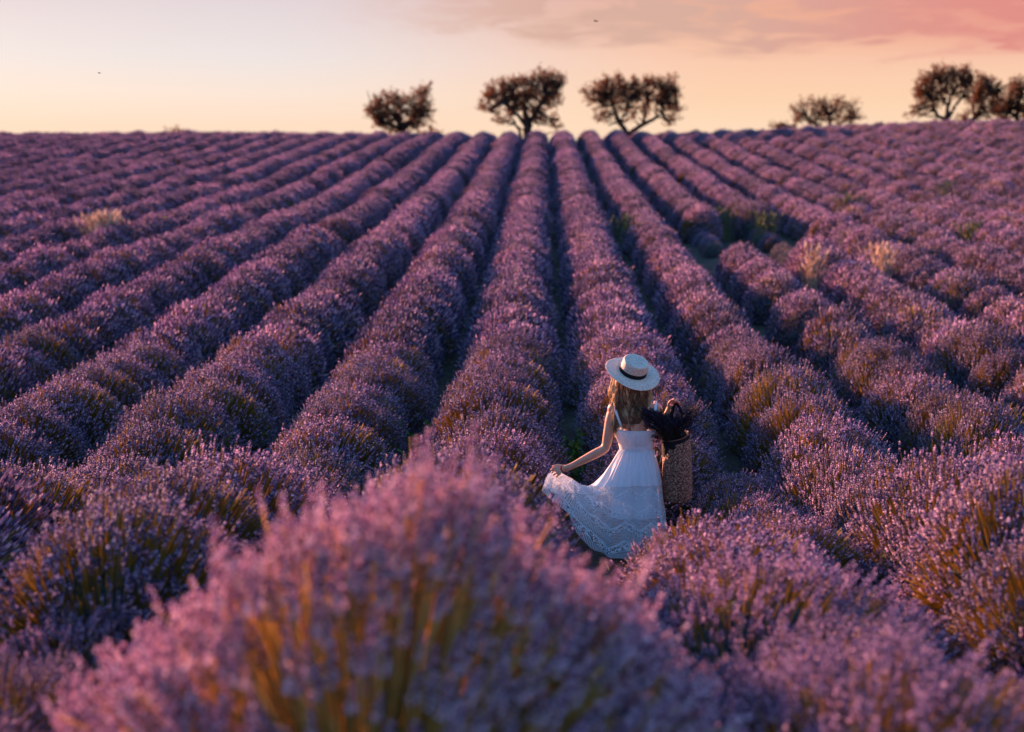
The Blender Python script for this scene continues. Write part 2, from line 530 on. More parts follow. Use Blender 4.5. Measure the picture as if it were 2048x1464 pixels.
def spike_fine(seed=0, whorls=6):
    """a flower spike 6 cm long: separate whorls of buds round a thin axis"""
    r = np.random.default_rng(seed)
    V, Fs, n = [], [], 0
    bv, bf = bud(0.0026, 0.0095)
    L_ = 0.058
    for w in range(whorls):
        t = w / (whorls - 1)
        z = -0.004 + t * 0.051
        rad = 0.0035 * (1 - 0.45 * t)
        cnt = 6 if t < 0.7 else 5
        for k in range(cnt):
            a = 2 * math.pi * (k + 0.5 * (w % 2)) / cnt + r.uniform(-.25, .25)
            d = unit(np.array([math.cos(a) * .75, math.sin(a) * .75, 0.75 + .5 * t]) + r.normal(0, .12, 3))
            p = np.array([math.cos(a) * rad, math.sin(a) * rad, z + r.uniform(-.002, .002)])
            vv, ff = place(bv, bf, p[None], d[None], np.array([r.uniform(.8, 1.25) * (1 - .25 * t)]), np.array([r.uniform(0, 6)]))
            V.append(vv)
            Fs.append(ff + n)
            n += len(vv)
    vv, ff = place(bv, bf, np.array([[0, 0, L_ - .008]]), np.array([[0, 0, 1.0]]), np.array([1.0]), np.array([0.0]))
    V.append(vv)
    Fs.append(ff + n)
    ax = np.array([[math.cos(a_) * .0012, math.sin(a_) * .0012, z_] for z_ in (-.016, .052) for a_ in (0, 2.1, 4.2)])
    V.append(ax)
    Fs.append(np.array([(0, 1, 3), (1, 4, 3), (1, 2, 4), (2, 5, 4), (2, 0, 5), (0, 3, 5)]) + n)
    return np.concatenate(V), np.concatenate(Fs)


def spike_mid(seed=0):
    """the same spike with each whorl a jagged bead"""
    r = np.random.default_rng(seed)
    V, Fs, n = [], [], 0
    for w, z in enumerate((-0.012, 0.004, 0.017, 0.029, 0.041)):
        rad = (0.0085, 0.010, 0.0095, 0.008, 0.006)[w]
        k = 5
        a0 = r.uniform(0, 6)
        vs = [(0, 0, z - .004)]
        for i in range(k):
            a = a0 + 2 * math.pi * i / k
            q = rad * r.uniform(.6, 1.25)
            vs.append((math.cos(a) * q, math.sin(a) * q, z + .003 + r.uniform(-.003, .004)))
        vs.append((0, 0, z + .011))
        fs = []
        for i in range(k):
            a, b = 1 + i, 1 + (i + 1) % k
            fs += [(0, b, a), (a, b, k + 1)]
        V.append(np.array(vs))
        Fs.append(np.array(fs) + n)
        n += len(vs)
    return np.concatenate(V), np.concatenate(Fs)


def spike_far():
    v = [(0, 0, -.012), (.010, 0, .012), (0, .010, .006), (-.010, 0, .014), (0, -.010, .008), (0, 0, .055)]
    f = [(0, 2, 1), (0, 3, 2), (0, 4, 3), (0, 1, 4), (1, 2, 5), (2, 3, 5), (3, 4, 5), (4, 1, 5)]
    return np.array(v, float), np.array(f)


def patches(tip, seed):
    """1 where flowers are thin and the golden stems show"""
    r = np.random.default_rng(seed + 500)
    v = np.zeros(len(tip))
    for _ in range(5):
        k, p = r.normal(0, 5.5, 3), r.uniform(0, 6)
        v += np.sin(tip @ k + p)
    return v > 1.6


LEAN = np.array([0.14, 0.0, 0.0])


def bush_layout(r, n, rx=.555, ry=.64, h=.78, foot=.34):
    """where the stems of one bush start, bow and end"""
    u = r.uniform(-0.06, 1, n)
    ct = u                                  # cosine from vertical: even over the dome
    st = np.sqrt(np.maximum(0, 1 - ct ** 2))
    ph = r.uniform(0, 2 * math.pi, n)
    lump = 1 + .07 * np.sin(3 * ph + r.uniform(0, 6)) * st + .05 * np.sin(5 * ph + r.uniform(0, 6) + 4 * ct)
    k = np.clip(r.normal(.96, .045, n), .72, 1.09) * lump
    tip = np.stack([rx * st * np.cos(ph), ry * st * np.sin(ph), .10 + (h - .10) * np.maximum(ct, -.05)], 1) * k[:, None]
    tip[:, 2] = np.maximum(tip[:, 2], .05)
    b = tip * np.array([foot, foot, .0])
    c = b + (tip - b) * np.array([.42, .42, .62])
    tip = tip + LEAN * tip[:, 2:3] * .6
    return b, c, tip


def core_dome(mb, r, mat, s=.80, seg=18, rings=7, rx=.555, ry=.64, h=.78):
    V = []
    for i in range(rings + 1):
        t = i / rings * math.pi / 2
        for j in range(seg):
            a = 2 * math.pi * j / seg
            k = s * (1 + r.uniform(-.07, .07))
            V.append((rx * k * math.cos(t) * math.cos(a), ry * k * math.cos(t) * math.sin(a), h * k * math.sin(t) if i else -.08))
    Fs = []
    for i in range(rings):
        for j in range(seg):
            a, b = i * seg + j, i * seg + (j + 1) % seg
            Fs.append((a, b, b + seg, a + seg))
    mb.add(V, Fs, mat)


def blades(r, n, pos, dirs, length, width):
    a, b = frames(dirs)
    ang = r.uniform(0, 2 * math.pi, n)[:, None]
    side = a * np.cos(ang) + b * np.sin(ang)
    w = (width if np.ndim(width) else np.full(n, width))[:, None]
    l = (length if np.ndim(length) else np.full(n, length))[:, None]
    p0, p1 = pos - side * w * .5, pos + side * w * .5
    mid = pos + dirs * l * .55
    V = np.stack([p0, p1, mid + side * w * .5, mid - side * w * .5, pos + dirs * l + r.normal(0, .12, (n, 3)) * l], 1)
    i = (np.arange(n) * 5)[:, None]
    q = np.concatenate([i + 0, i + 1, i + 2, i + 3], 1)
    t = np.concatenate([i + 3, i + 2, i + 4], 1)
    return V.reshape(-1, 3), q, t


def foliage_mb(r, n, s=.80, rx=.555, ry=.64, h=.78):
    mb = MB()
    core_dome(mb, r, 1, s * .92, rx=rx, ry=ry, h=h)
    ct = r.uniform(0, 1, n)
    st = np.sqrt(1 - ct ** 2)
    ph = r.uniform(0, 2 * math.pi, n)
    k = r.uniform(.62, .90, n) * s
    p = np.stack([rx * st * np.cos(ph), ry * st * np.sin(ph), h * ct], 1) * k[:, None]
    d = unit(p + np.array([0, 0, .35]) + r.normal(0, .22, (n, 3)))
    V, q, t = blades(r, n, p, d, r.uniform(.06, .15, n), r.uniform(.003, .006, n))
    mb.add(V, q, 0)
    mb.f.append(t + mb.n - len(V))
    mb.m.append(np.zeros(len(t), int))
    return mb


def tip_dirs(r, c, tip):
    d = unit(unit(tip - c) * 1.0 + np.array([.12, 0, .45]) + r.normal(0, .10, tip.shape))
    return d


# ------------------------------------------------------------------ terrain
GY = np.array([-30, 0, 2, 3, 4, 5, 6.3, 7.5, 8.6, 10.3, 14.5, 19, 28, 37.6, 50, 58, 64, 72, 85, 130, 400, 1500, 6000.])
GZ = np.array([-1.5, -1.55, -1.5, -1.68, -1.98, -2.26, -2.62, -2.98, -3.24, -3.10, -3.18, -3.05, -2.78, -2.46, -1.85, -1.40, -1.14, -1.40, -2.1, -5.0, -16, -50, -150.])
fy = np.concatenate([np.arange(-30, 140, .25)])
fz = np.interp(fy, GY, GZ)
kk = np.hanning(11); kk /= kk.sum()
fzs = np.convolve(np.pad(fz, 5, mode='edge'), kk, 'valid')


def sm(v, a, b):
    t = np.clip((np.asarray(v, float) - a) / (b - a), 0, 1)
    return t * t * (3 - 2 * t)


def gz(x, y):
    x, y = np.asarray(x, float), np.asarray(y, float)
    z = np.where(y < 138, np.interp(y, fy, fzs), np.interp(y, GY, GZ))
    z = z + .68 * sm(x, 3, 28) * sm(y, 28, 62) * (1 - sm(y, 90, 160) * 0)
    z = z - (.50 * sm(x, .2, 1.2) + .42 * sm(-x, 1.0, 1.9)) * (1 - sm(y, 3.6, 5.6)) * sm(y, -4, 1)
    return z + .05 * np.sin(x * .35 + 1) * np.sin(y * .22) * sm(y, 10, 25)


PITCH_ROW, ROW0 = 1.40, -0.48
gx = np.unique(np.concatenate([np.arange(-40, 40.01, .35), np.arange(-200, 201, 8), np.array([-6000, -3000, -1000, 1000, 3000, 6000.])]))
gy = np.unique(np.concatenate([np.arange(-6, 80, .5), np.arange(80, 200, 4), np.arange(200, 1000, 60), np.array([-200, -60, -30, 1500, 3000, 6000.])]))
GXX, GYY = np.meshgrid(gx, gy)
GZZ = gz(GXX, GYY)
near = (np.abs(GXX) < 40) & (GYY < 80) & (GYY > -6)
GZZ = GZZ + near * (.05 * np.cos((GXX - ROW0) / PITCH_ROW * 2 * math.pi) + rng.normal(0, .012, GZZ.shape))
nx, ny = len(gx), len(gy)
ii = np.arange(nx * ny).reshape(ny, nx)
mb = MB()
mb.add(np.stack([GXX, GYY, GZZ], -1), np.stack([ii[:-1, :-1], ii[:-1, 1:], ii[1:, 1:], ii[1:, :-1]], -1).reshape(-1, 4))
obj('ground', mb.mesh('ground', [M_SOIL], True), kind='structure')

# ------------------------------------------------------------------ lavender: meshes of each level of detail
TSTEM = np.linspace(.18, 1, 5)


def near_set(seed, n, fine, rx=.555, ry=.64, h=.78, scale=1.0):
    r = np.random.default_rng(seed)
    b, c, tip = bush_layout(r, n, rx, ry, h)
    d = tip_dirs(r, c, tip)
    m1 = MB()
    pt = patches(tip, seed)
    P = bezier(b, c, tip, TSTEM if fine else np.linspace(.3, 1, 3))
    V, f = tubes(P, np.where(pt, 1.45, 1.0)[:, None] * np.full(P.shape[:2], .0016 if fine else .0020), 3)
    m1.add(V, f)
    stems = m1.mesh('stems', [M_STEM])
    m2 = MB()
    protos = [spike_fine(s_, 6) for s_ in range(3)] if fine else [spike_mid(s_) for s_ in range(4)]
    full = np.where(~pt | (r.random(n) < .38))[0]
    for i, (pv, pf) in enumerate(protos):
        q = full[i::len(protos)]
        k = r.uniform(.75, 1.3, len(tip[q])) * scale * (1.2 if fine else 1)
        V, f = place(pv, pf, tip[q] - d[q] * .012, d[q], k, r.uniform(0, 6, len(tip[q])))
        m2.add(V, f)
    spikes = m2.mesh('flower_spikes', [M_FLOWER])
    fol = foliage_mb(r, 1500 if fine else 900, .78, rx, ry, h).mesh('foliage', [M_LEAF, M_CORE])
    return stems, spikes, fol


def far_mesh(seed, n, flower, ns=350, size=1.25):
    r = np.random.default_rng(seed)
    b, c, tip = bush_layout(r, n)
    d = tip_dirs(r, c, tip)
    m = MB()
    pv, pf = spike_far()
    pt = patches(tip, seed)
    q = np.where(~pt | (r.random(n) < .38))[0]
    V, f = place(pv, pf, tip[q], d[q], r.uniform(.8, 1.35, len(q)) * size, r.uniform(0, 6, len(q)))
    m.add(V, f, 0)
    q = np.concatenate([np.where(pt)[0], np.arange(ns)])
    P = bezier(b[q], c[q], tip[q], np.linspace(.5, 1, 2))
    V, f = tubes(P, np.full(P.shape[:2], .0034), 3)
    m.add(V, f, 1)
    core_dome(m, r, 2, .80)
    return m.mesh('lavender_bush', [flower, M_STEM, M_CORE])


FINE = [near_set(11, 1600, True), near_set(12, 1600, True)]
MID = [near_set(20 + i, 3600, False, scale=.76) for i in range(3)]
FAR = [far_mesh(30 + i, 3800, M_FLOWER, 900, .72) for i in range(4)]
DRYM = far_mesh(39, 900, M_DRY, 200)

# ------------------------------------------------------------------ lavender: where each bush stands
ORD = ['', 'first', 'second', 'third', 'fourth', 'fifth', 'sixth', 'seventh', 'eighth', 'ninth', 'tenth', 'eleventh', 'twelfth', 'thirteenth',
       'fourteenth', 'fifteenth', 'sixteenth', 'seventeenth', 'eighteenth', 'nineteenth', 'twentieth', 'twenty-first', 'twenty-second',
       'twenty-third', 'twenty-fourth', 'twenty-fifth', 'twenty-sixth', 'twenty-seventh', 'twenty-eighth', 'twenty-ninth', 'thirtieth', 'thirty-first', 'thirty-second', 'thirty-third', 'thirty-fourth', 'thirty-fifth', 'thirty-sixth']
WX, WY = 0.66, 8.5
sites = []
for k in range(-28, 31):
    rx0 = ROW0 + k * PITCH_ROW
    y = 1.6 + rng.uniform(0, .8)
    if k == 0:
        y = 4.05
    while y < 74:
        x = rx0 + rng.normal(0, .035)
        right_wild = .12 * sm(x, 7, 14) * sm(y, 18, 28)
        s = float(np.clip(rng.normal(1.0, .045 + .06 * right_wild), .72, 1.12))
        hz = float(s * rng.uniform(.93, 1.07))
        keep, kind = True, 'full'
        if k == -1 and y < 4.9:
            s, hz = .72, .62
        if k >= 1 and y < 4.8:
            hz = hz * .84
        if k == 0 and y < 4.0:
            keep = False
        if abs(x - WX) < .72 and 7.35 < y < 9.35:                      # the gap she stands in
            keep = False
        if k == 1 and 6.2 < y < 9.5:                                    # small bushes beside her, outside her way
            x, s = rx0 + (.62 if y > 7.2 else .48), .66
            hz, keep = s, True
        if k == 1 and 5.0 < y <= 6.2:
            s, hz = s * .82, hz * .66
        if k == 0 and 6.2 < y < 8.6:
            x, s, hz = x - .12, s * .92, hz * .80
        if rng.random() < .012 + .12 * right_wild and y > 12:
            keep = False
        if 2.6 < x < 6.2 and 23.5 < y < 29 and k in (2, 3, 4):        # young bushes at the bare patch
            s, hz, kind = .50, .46, 'dry'
            if k == 3 and y < 26 or rng.random() < .15:
                keep = False
        if keep:
            sites.append([k, x, y, s, hz, kind])
        y += (.76 + .30 * right_wild) * s * rng.uniform(.9, 1.12) if kind == 'full' else .55


def in_view(x, y, z, m=0):
    p = Vector((x, y, z))
    d = p.dot(FW)
    if d < .5:
        return False
    px, py = PW / 2 + F * p.dot(RT) / d, PH / 2 - F * p.dot(UP) / d
    e = m * F / d
    return -e < px < PW + e and -e < py < PH + e


for q in sites:
    q.append(float(gz(q[1], q[2])))
seen = sorted((q for q in sites if in_view(q[1], q[2], q[6] + .45, .3)), key=lambda q: q[2])
GROUP = 'lavender bushes planted in rows up the field'
near_sites, rest = seen[:298], [q for q in sites if q not in seen[:298]]
count = {}


def row_words(k):
    return f'of the {ORD[1 - k]} row left of the woman' if k <= 0 else f'of the {ORD[k]} row right of the woman'


def wide(k, y):
    return (1.05 if k < 2 else 1.03 - .18 * min(1, (y / 10))) + .14 * max(0, min(1, (8.5 - y) / 3)) * (k > 0)


def bush_parts(root, st, proto):
    a = obj('foliage', proto[2], root, kind='stuff')
    b = obj('stems', proto[0], root, kind='stuff')
    c = obj('flower_spikes', proto[1], root, kind='stuff')
    return a, b, c


far_src = []
for i, (k, x, y, s, hz, kind, z) in enumerate(near_sites):
    count[k] = count.get(k, 0) + 1
    n = count[k]
    lab = f'{"greyish" if kind == "dry" else "purple"} lavender bush, {ORD[n] if n < len(ORD) else "number " + str(n)} from the near end {row_words(k)}'
    rot = random.uniform(-.5, .5) + (math.pi if random.random() < .0 else 0)
    if y < 14 and kind == 'full':
        root = bpy.data.objects.new('lavender_bush', None)
        COL.objects.link(root)
        bush_parts(root, None, FINE[i % 2] if y < 4.8 else MID[(i * 7 + k) % 3])
    else:
        root = obj('lavender_bush', DRYM if kind == 'dry' else FAR[(i * 5 + k) % 4])
        if kind == 'full' and len(far_src) < 4 and root.data not in [q.data for q in far_src]:
            far_src.append(root)
    root.location = (x, y, z - .02)
    root.rotation_euler = (0, 0, rot)
    root.scale = (s * wide(k, y), s, hz)
    root['label'], root['category'], root['group'] = lab, 'lavender bush', GROUP

# the big bush right in front: its nearest spikes are objects of their own
r = np.random.default_rng(5)
FBX, FBY = -.39, 2.78
fb = bpy.data.objects.new('lavender_bush', None)
COL.objects.link(fb)
fb.location = (FBX, FBY, float(gz(FBX, FBY)) - .07)
fb['label'] = 'largest lavender bush, blurred and pink, filling the bottom middle right in front'
fb['category'], fb['group'] = 'lavender bush', GROUP
n_ = 2250
rho, phi = np.sqrt(r.random(n_)) * .99, r.uniform(0, 2 * math.pi, n_)
t_ = np.stack([.82 * rho * np.cos(phi), .70 * rho * np.sin(phi), .17 + .60 * (1 - rho ** 1.45) + r.normal(0, .045, n_)], 1)
t_[:, 2] += .045 * np.sin(t_[:, 0] * 13) * np.sin(t_[:, 1] * 9 + 1)
b_ = t_ * np.array([.45, .5, 0])
c_ = b_ + (t_ - b_) * np.array([.40, .40, .60])
t_ = t_ + LEAN * t_[:, 2:3] * .5
inner = (r.random(n_) < .25) & (t_[:, 2] > .42)
t_[inner] = c_[inner] + (t_[inner] - c_[inner]) * r.uniform(.55, .95, (inner.sum(), 1))
tall = r.random(n_) < .10
t_[tall] = t_[tall] * r.uniform(1.03, 1.15, (tall.sum(), 1))
d_ = unit(tip_dirs(r, c_, t_) + np.array([0, 0, .35]))
bare = (t_[:, 1] < -.10) & (np.abs(t_[:, 0] - .12) < .42) & (r.random(len(t_)) < .62)
m1 = MB()
V, f = tubes(bezier(b_, c_, t_, TSTEM), np.full((len(b_), 5), .0024), 3)
m1.add(V, f)
obj('stems', m1.mesh('stems', [M_STEMLIT]), fb, kind='stuff')
obj('foliage', foliage_mb(r, 1400, .34, .84, .66, .66).mesh('foliage', [M_LEAF, M_CORE]), fb, kind='stuff')
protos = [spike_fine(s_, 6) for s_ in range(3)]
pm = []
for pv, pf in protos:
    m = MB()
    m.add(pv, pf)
    pm.append(m.mesh('flower_spike', [M_FLOWERLIT]))
score = t_[:, 1] - .8 * t_[:, 2]
order = np.argsort(score)
order = order[~bare[order]]
for q in order[:300]:
    o = obj('flower_spike', pm[int(q) % 3], fb)
    dv = Vector(d_[q])
    o.location = Vector(t_[q] - d_[q] * .012)
    o.rotation_euler = dv.to_track_quat('Z', 'Y').to_euler()
    o.scale = (r.uniform(1.25, 2.0),) * 3
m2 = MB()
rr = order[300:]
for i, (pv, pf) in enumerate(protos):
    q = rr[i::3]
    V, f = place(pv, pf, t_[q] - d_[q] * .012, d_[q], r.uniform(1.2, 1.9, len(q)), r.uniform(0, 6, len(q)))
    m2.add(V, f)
obj('flower_spikes', m2.mesh('flower_spikes', [M_FLOWERLIT]), fb, kind='stuff')

# the far bushes: one object, each a copy of a bush standing nearer
P = [(q[1], q[2], q[6] - .02) for q in rest if in_view(q[1], q[2], q[6], 4.0)]
SC = [(q[3] * wide(q[0], q[2]), q[3], q[4]) for q in rest if in_view(q[1], q[2], q[6], 4.0)]
me = bpy.data.meshes.new('far_lavender')
me.from_pydata(P, [], [])
a = me.attributes.new('size', 'FLOAT_VECTOR', 'POINT')
a.data.foreach_set('vector', np.array(SC, np.float32).ravel())
a = me.attributes.new('turn', 'FLOAT_VECTOR', 'POINT')
a.data.foreach_set('vector', np.stack([np.zeros(len(P)), np.zeros(len(P)), rng.uniform(-.6, .6, len(P))], 1).astype(np.float32).ravel())
a = me.attributes.new('pick', 'INT', 'POINT')
a.data.foreach_set('value', rng.integers(0, 4, len(P)).astype(np.int32))
far = obj('far_lavender', me, kind='stuff')
far['label'] = 'purple lavender bushes merging into rows up to the crest of the field'
far['category'] = 'lavender'
ng = bpy.data.node_groups.new('far_bushes', 'GeometryNodeTree')
ng.interface.new_socket('Geometry', in_out='INPUT', socket_type='NodeSocketGeometry')
ng.interface.new_socket('Geometry', in_out='OUTPUT', socket_type='NodeSocketGeometry')
gi, go = ng.nodes.new('NodeGroupInput'), ng.nodes.new('NodeGroupOutput')
iop = ng.nodes.new('GeometryNodeInstanceOnPoints')
jn = ng.nodes.new('GeometryNodeJoinGeometry')
for o in far_src:
    oi = ng.nodes.new('GeometryNodeObjectInfo')
    oi.inputs['Object'].default_value = o
    oi.inputs['As Instance'].default_value = True
    oi.transform_space = 'ORIGINAL'
    ng.links.new(oi.outputs['Geometry'], jn.inputs[0])


def named(nm, ty):
    n = ng.nodes.new('GeometryNodeInputNamedAttribute')
    n.data_type = ty
    n.inputs[0].default_value = nm
    return n.outputs[0]


ng.links.new(gi.outputs[0], iop.inputs['Points'])
ng.links.new(jn.outputs[0], iop.inputs['Instance'])
iop.inputs['Pick Instance'].default_value = True
ng.links.new(named('pick', 'INT'), iop.inputs['Instance Index'])
ng.links.new(named('turn', 'FLOAT_VECTOR'), iop.inputs['Rotation'])
ng.links.new(named('size', 'FLOAT_VECTOR'), iop.inputs['Scale'])
ng.links.new(iop.outputs[0], go.inputs[0])
md = far.modifiers.new('bushes', 'NODES')
md.node_group = ng


# ------------------------------------------------------------------ trees on the crest
def tree(name, label, y, base, limbs, lobes, leafn, seed, leaf=.135, cat='tree', trunk_r=.2):
    """base: (px,py); limbs: lists of picture points from the fork; lobes: (px,py,rx,ry) of the leaf masses"""
    r = np.random.default_rng(seed)
    b = at(base[0], base[1], y)
    g = float(gz(b.x, y))
    root = bpy.data.objects.new(name, None)
    COL.objects.link(root)
    root.location = (b.x, y, g)
    root['label'], root['category'], root['group'] = label, cat, 'trees along the crest of the field'
    org = Vector((b.x, y, g))
    mb = MB()
    k = y / F
    for li, (pts, r0, r1) in enumerate(limbs):
        dy = r.uniform(-.8, .8) if li else 0
        W_ = [at(p[0], p[1], y) - org for p in pts]
        if li == 0 or pts[0][1] >= base[1] - 2:
            W_ = [Vector((W_[0].x, 0, -.1))] + W_
        n = len(W_)
        arr = np.array([[w.x, w.y + dy * (i / max(1, n - 1)), w.z] for i, w in enumerate(W_)])
        t = np.linspace(0, n - 1, n * 4)
        P = np.stack([np.interp(t, np.arange(n), arr[:, j]) for j in range(3)], 1)
        P += r.normal(0, .025, P.shape)
        rad = np.linspace(r0, r1, len(P))
        V, f = tubes(P[None], rad[None], 7)
        mb.add(V, f)
    # twigs running into each leaf mass
    cen = []
    for (px, py, rx, ry) in lobes:
        c = at(px, py, y) - org
        cen.append((c, rx * k, ry * k))
    src = np.concatenate([v for v in mb.v])
    for c, rx, rz in cen:
        for q in range(6):
            e = np.array([c.x + r.normal(0, rx * .5), c.y + r.normal(0, .5), c.z + r.normal(0, rz * .5)])
            s0 = src[np.argmin(np.linalg.norm(src - e, axis=1) + r.uniform(0, .4, len(src)))]
            mid = (s0 + e) / 2 + r.normal(0, .12, 3)
            V, f = tubes(np.stack([s0, mid, e])[None], np.array([[.05, .035, .015]]), 4)
            mb.add(V, f)
    obj('trunk', mb.mesh('trunk', [M_BARK], True), root)
    # crown: many small leaves gathered in sprays
    area = sum(rx * rz for _, rx, rz in cen)
    mb = MB()
    for c, rx, rz in cen:
        m = max(5, int(leafn * .75 * rx * rz / area))
        nsp = max(4, m // 24)
        u = unit(r.normal(0, 1, (nsp, 3)))
        sp = u * (r.uniform(.25, 1, (nsp, 1)) ** .5) * np.array([rx, max(.6, (rx + rz) * .45), rz]) * .95 + np.array([c.x, c.y, c.z])
        dirv = unit(u + np.array([0, 0, .55]) + r.normal(0, .4, (nsp, 3)))
        idx = r.integers(0, nsp, m)
        along = r.uniform(-.22, .34, m)[:, None]
        pos = sp[idx] + dirv[idx] * along + r.normal(0, .075, (m, 3))
        d = unit(dirv[idx] + r.normal(0, .6, (m, 3)))
        V, q, t = blades(r, m, pos, d, r.uniform(.6, 1.3, m) * leaf, r.uniform(.3, .5, m) * leaf)
        mb.add(V, q)
        mb.f.append(t + mb.n - len(V))
        mb.m.append(np.zeros(len(t), int))
    obj('crown', mb.mesh('crown', [M_TREELEAF]), root, kind='stuff')
    return root


TY = 70
tree('tree', 'low spreading dark tree leaning right, leftmost of the big trees on the crest', TY, (806, 272),
     [([(806, 272), (806, 255), (790, 235)], .28, .12), ([(806, 258), (825, 238), (842, 205)], .18, .07), ([(802, 258), (775, 248), (758, 235)], .14, .05)],
     [(790, 215, 45, 26), (760, 225, 26, 14), (742, 222, 14, 9), (775, 203, 28, 15), (845, 185, 16, 16), (835, 212, 24, 22), (820, 235, 28, 20), (775, 248, 22, 15),
      (800, 255, 30, 12), (835, 252, 20, 10), (850, 205, 12, 20), (855, 232, 7, 12), (752, 243, 10, 10)], 9000, 1)
tree('tree', 'dark rounded tree with forked trunk directly above the middle lavender row', TY, (1052, 276),
     [([(1056, 278), (1055, 258), (1052, 240), (1050, 215)], .36, .12), ([(1042, 276), (1038, 258), (1028, 243)], .12, .06),
      ([(1056, 262), (1064, 240), (1078, 215), (1095, 190)], .2, .07), ([(1054, 255), (1040, 235), (1010, 205)], .16, .06)],
     [(1005, 190, 40, 24), (985, 205, 22, 20), (975, 218, 14, 9), (1040, 180, 38, 24), (1085, 175, 36, 26), (1105, 160, 26, 16), (1082, 152, 14, 11), (1118, 172, 14, 12),
      (1060, 205, 40, 20), (1098, 205, 20, 16), (1020, 215, 24, 14), (1010, 235, 22, 12), (1070, 232, 22, 14), (1095, 238, 18, 12), (1108, 252, 10, 11), (1050, 165, 12, 14),
      (1012, 170, 22, 10), (1110, 190, 10, 10)], 13000, 2)
tree('tree', 'wide dark tree with V shaped trunk, third of the three middle trees', TY, (1256, 268),
     [([(1254, 269), (1246, 255), (1238, 242), (1228, 215), (1215, 190)], .20, .06), ([(1258, 269), (1275, 255), (1300, 242), (1318, 232), (1330, 205)], .18, .06),
      ([(1240, 246), (1250, 225), (1255, 200)], .11, .05), ([(1285, 250), (1290, 230), (1285, 210)], .1, .04)],
     [(1235, 180, 36, 22), (1205, 180, 22, 14), (1182, 184, 16, 9), (1190, 197, 16, 9), (1225, 162, 18, 10), (1215, 205, 26, 14), (1255, 190, 28, 20), (1280, 178, 24, 20),
      (1310, 178, 30, 22), (1345, 170, 16, 16), (1335, 195, 24, 20), (1300, 200, 26, 14), (1350, 215, 12, 18), (1200, 235, 14, 10), (1218, 240, 8, 6), (1345, 240, 14, 10),
      (1265, 235, 12, 9), (1290, 222, 14, 8), (1255, 215, 16, 8), (1325, 215, 18, 8)], 12500, 3)
tree('tree', 'small rounded bushy tree standing alone between the middle trees and right trees', TY + 3, (1655, 258),
     [([(1662, 260), (1660, 245), (1660, 228)], .16, .07), ([(1640, 260), (1630, 245), (1615, 232)], .10, .05), ([(1680, 260), (1685, 245), (1700, 230)], .10, .05)],
     [(1600, 218, 14, 16), (1590, 236, 14, 7), (1630, 212, 18, 14), (1650, 210, 14, 14), (1675, 212, 18, 14), (1700, 220, 18, 16), (1714, 232, 12, 8), (1658, 232, 20, 16),
      (1622, 238, 14, 12), (1690, 240, 18, 10), (1640, 250, 10, 6)], 4200, 4, .13)
tree('tree', 'tallest tree of the right-hand clump with bare crooked low branch', TY + 4, (1894, 250),
     [([(1897, 250), (1893, 235), (1897, 212), (1905, 180)], .22, .07), ([(1892, 240), (1876, 231), (1870, 215), (1862, 190)], .13, .05),
      ([(1898, 234), (1908, 214), (1925, 190), (1930, 165)], .13, .05), ([(1890, 250), (1886, 240), (1893, 232)], .12, .08), ([(1896, 215), (1886, 195), (1882, 165)], .1, .04)],
     [(1850, 175, 16, 26), (1838, 178, 9, 14), (1862, 155, 18, 18), (1890, 150, 20, 18), (1915, 152, 20, 18), (1932, 168, 14, 20), (1880, 180, 18, 18), (1910, 180, 22, 14),
      (1858, 200, 14, 12), (1840, 210, 12, 9), (1830, 224, 9, 6), (1845, 228, 8, 4), (1880, 205, 9, 10), (1932, 190, 10, 10)], 8500, 5, .14)
tree('tree', 'slimmer tree with leaning bent trunk, middle of the right-hand clump', TY + 5, (1940, 248),
     [([(1934, 248), (1946, 240), (1952, 232)], .20, .14), ([(1952, 236), (1958, 215), (1966, 190), (1972, 170)], .12, .05), ([(1952, 236), (1944, 215), (1946, 190)], .1, .04)],
     [(1960, 168, 18, 18), (1980, 172, 18, 18), (1950, 185, 12, 20), (1972, 198, 20, 18), (1992, 190, 10, 20), (1950, 212, 10, 12), (1928, 232, 9, 9), (1920, 242, 6, 6),
      (1985, 218, 16, 10), (1960, 225, 8, 6), (1972, 232, 6, 6)], 5200, 6, .14)
tree('tree', 'greenish tree cut off by the right edge, last of the right-hand clump', TY + 6, (2032, 247),
     [([(2036, 248), (2034, 235), (2036, 215), (2042, 190)], .18, .06), ([(2034, 238), (2022, 222), (2016, 205)], .11, .05)],
     [(2035, 175, 18, 18), (2055, 180, 18, 24), (2018, 195, 16, 16), (2045, 205, 24, 20), (2020, 220, 16, 12), (2002, 210, 12, 14), (1998, 232, 8, 10), (2012, 240, 8, 6),
      (2055, 228, 18, 14), (2005, 225, 10, 8)], 6000, 7, .14)
tree('shrub', 'low leafy shrub right beside the foot of the leftmost big tree', TY + 1, (868, 272), [([(868, 273), (866, 266)], .05, .03)],
     [(864, 266, 10, 5), (850, 266, 8, 4), (876, 270, 8, 3)], 700, 8, .12, 'shrub')
tree('shrub', 'tiny dark shrub on the far left skyline', TY, (352, 272), [([(352, 273), (352, 267)], .05, .03)],
     [(352, 266, 7, 5), (342, 270, 7, 3), (366, 269, 9, 4)], 500, 9, .12, 'shrub')
tree('shrub', 'low dark shrub just left of the small lone rounded tree', TY + 3, (1572, 256), [([(1572, 257), (1572, 250)], .05, .03)],
     [(1565, 250, 8, 5), (1552, 251, 5, 4), (1582, 252, 9, 4)], 600, 10, .12, 'shrub')


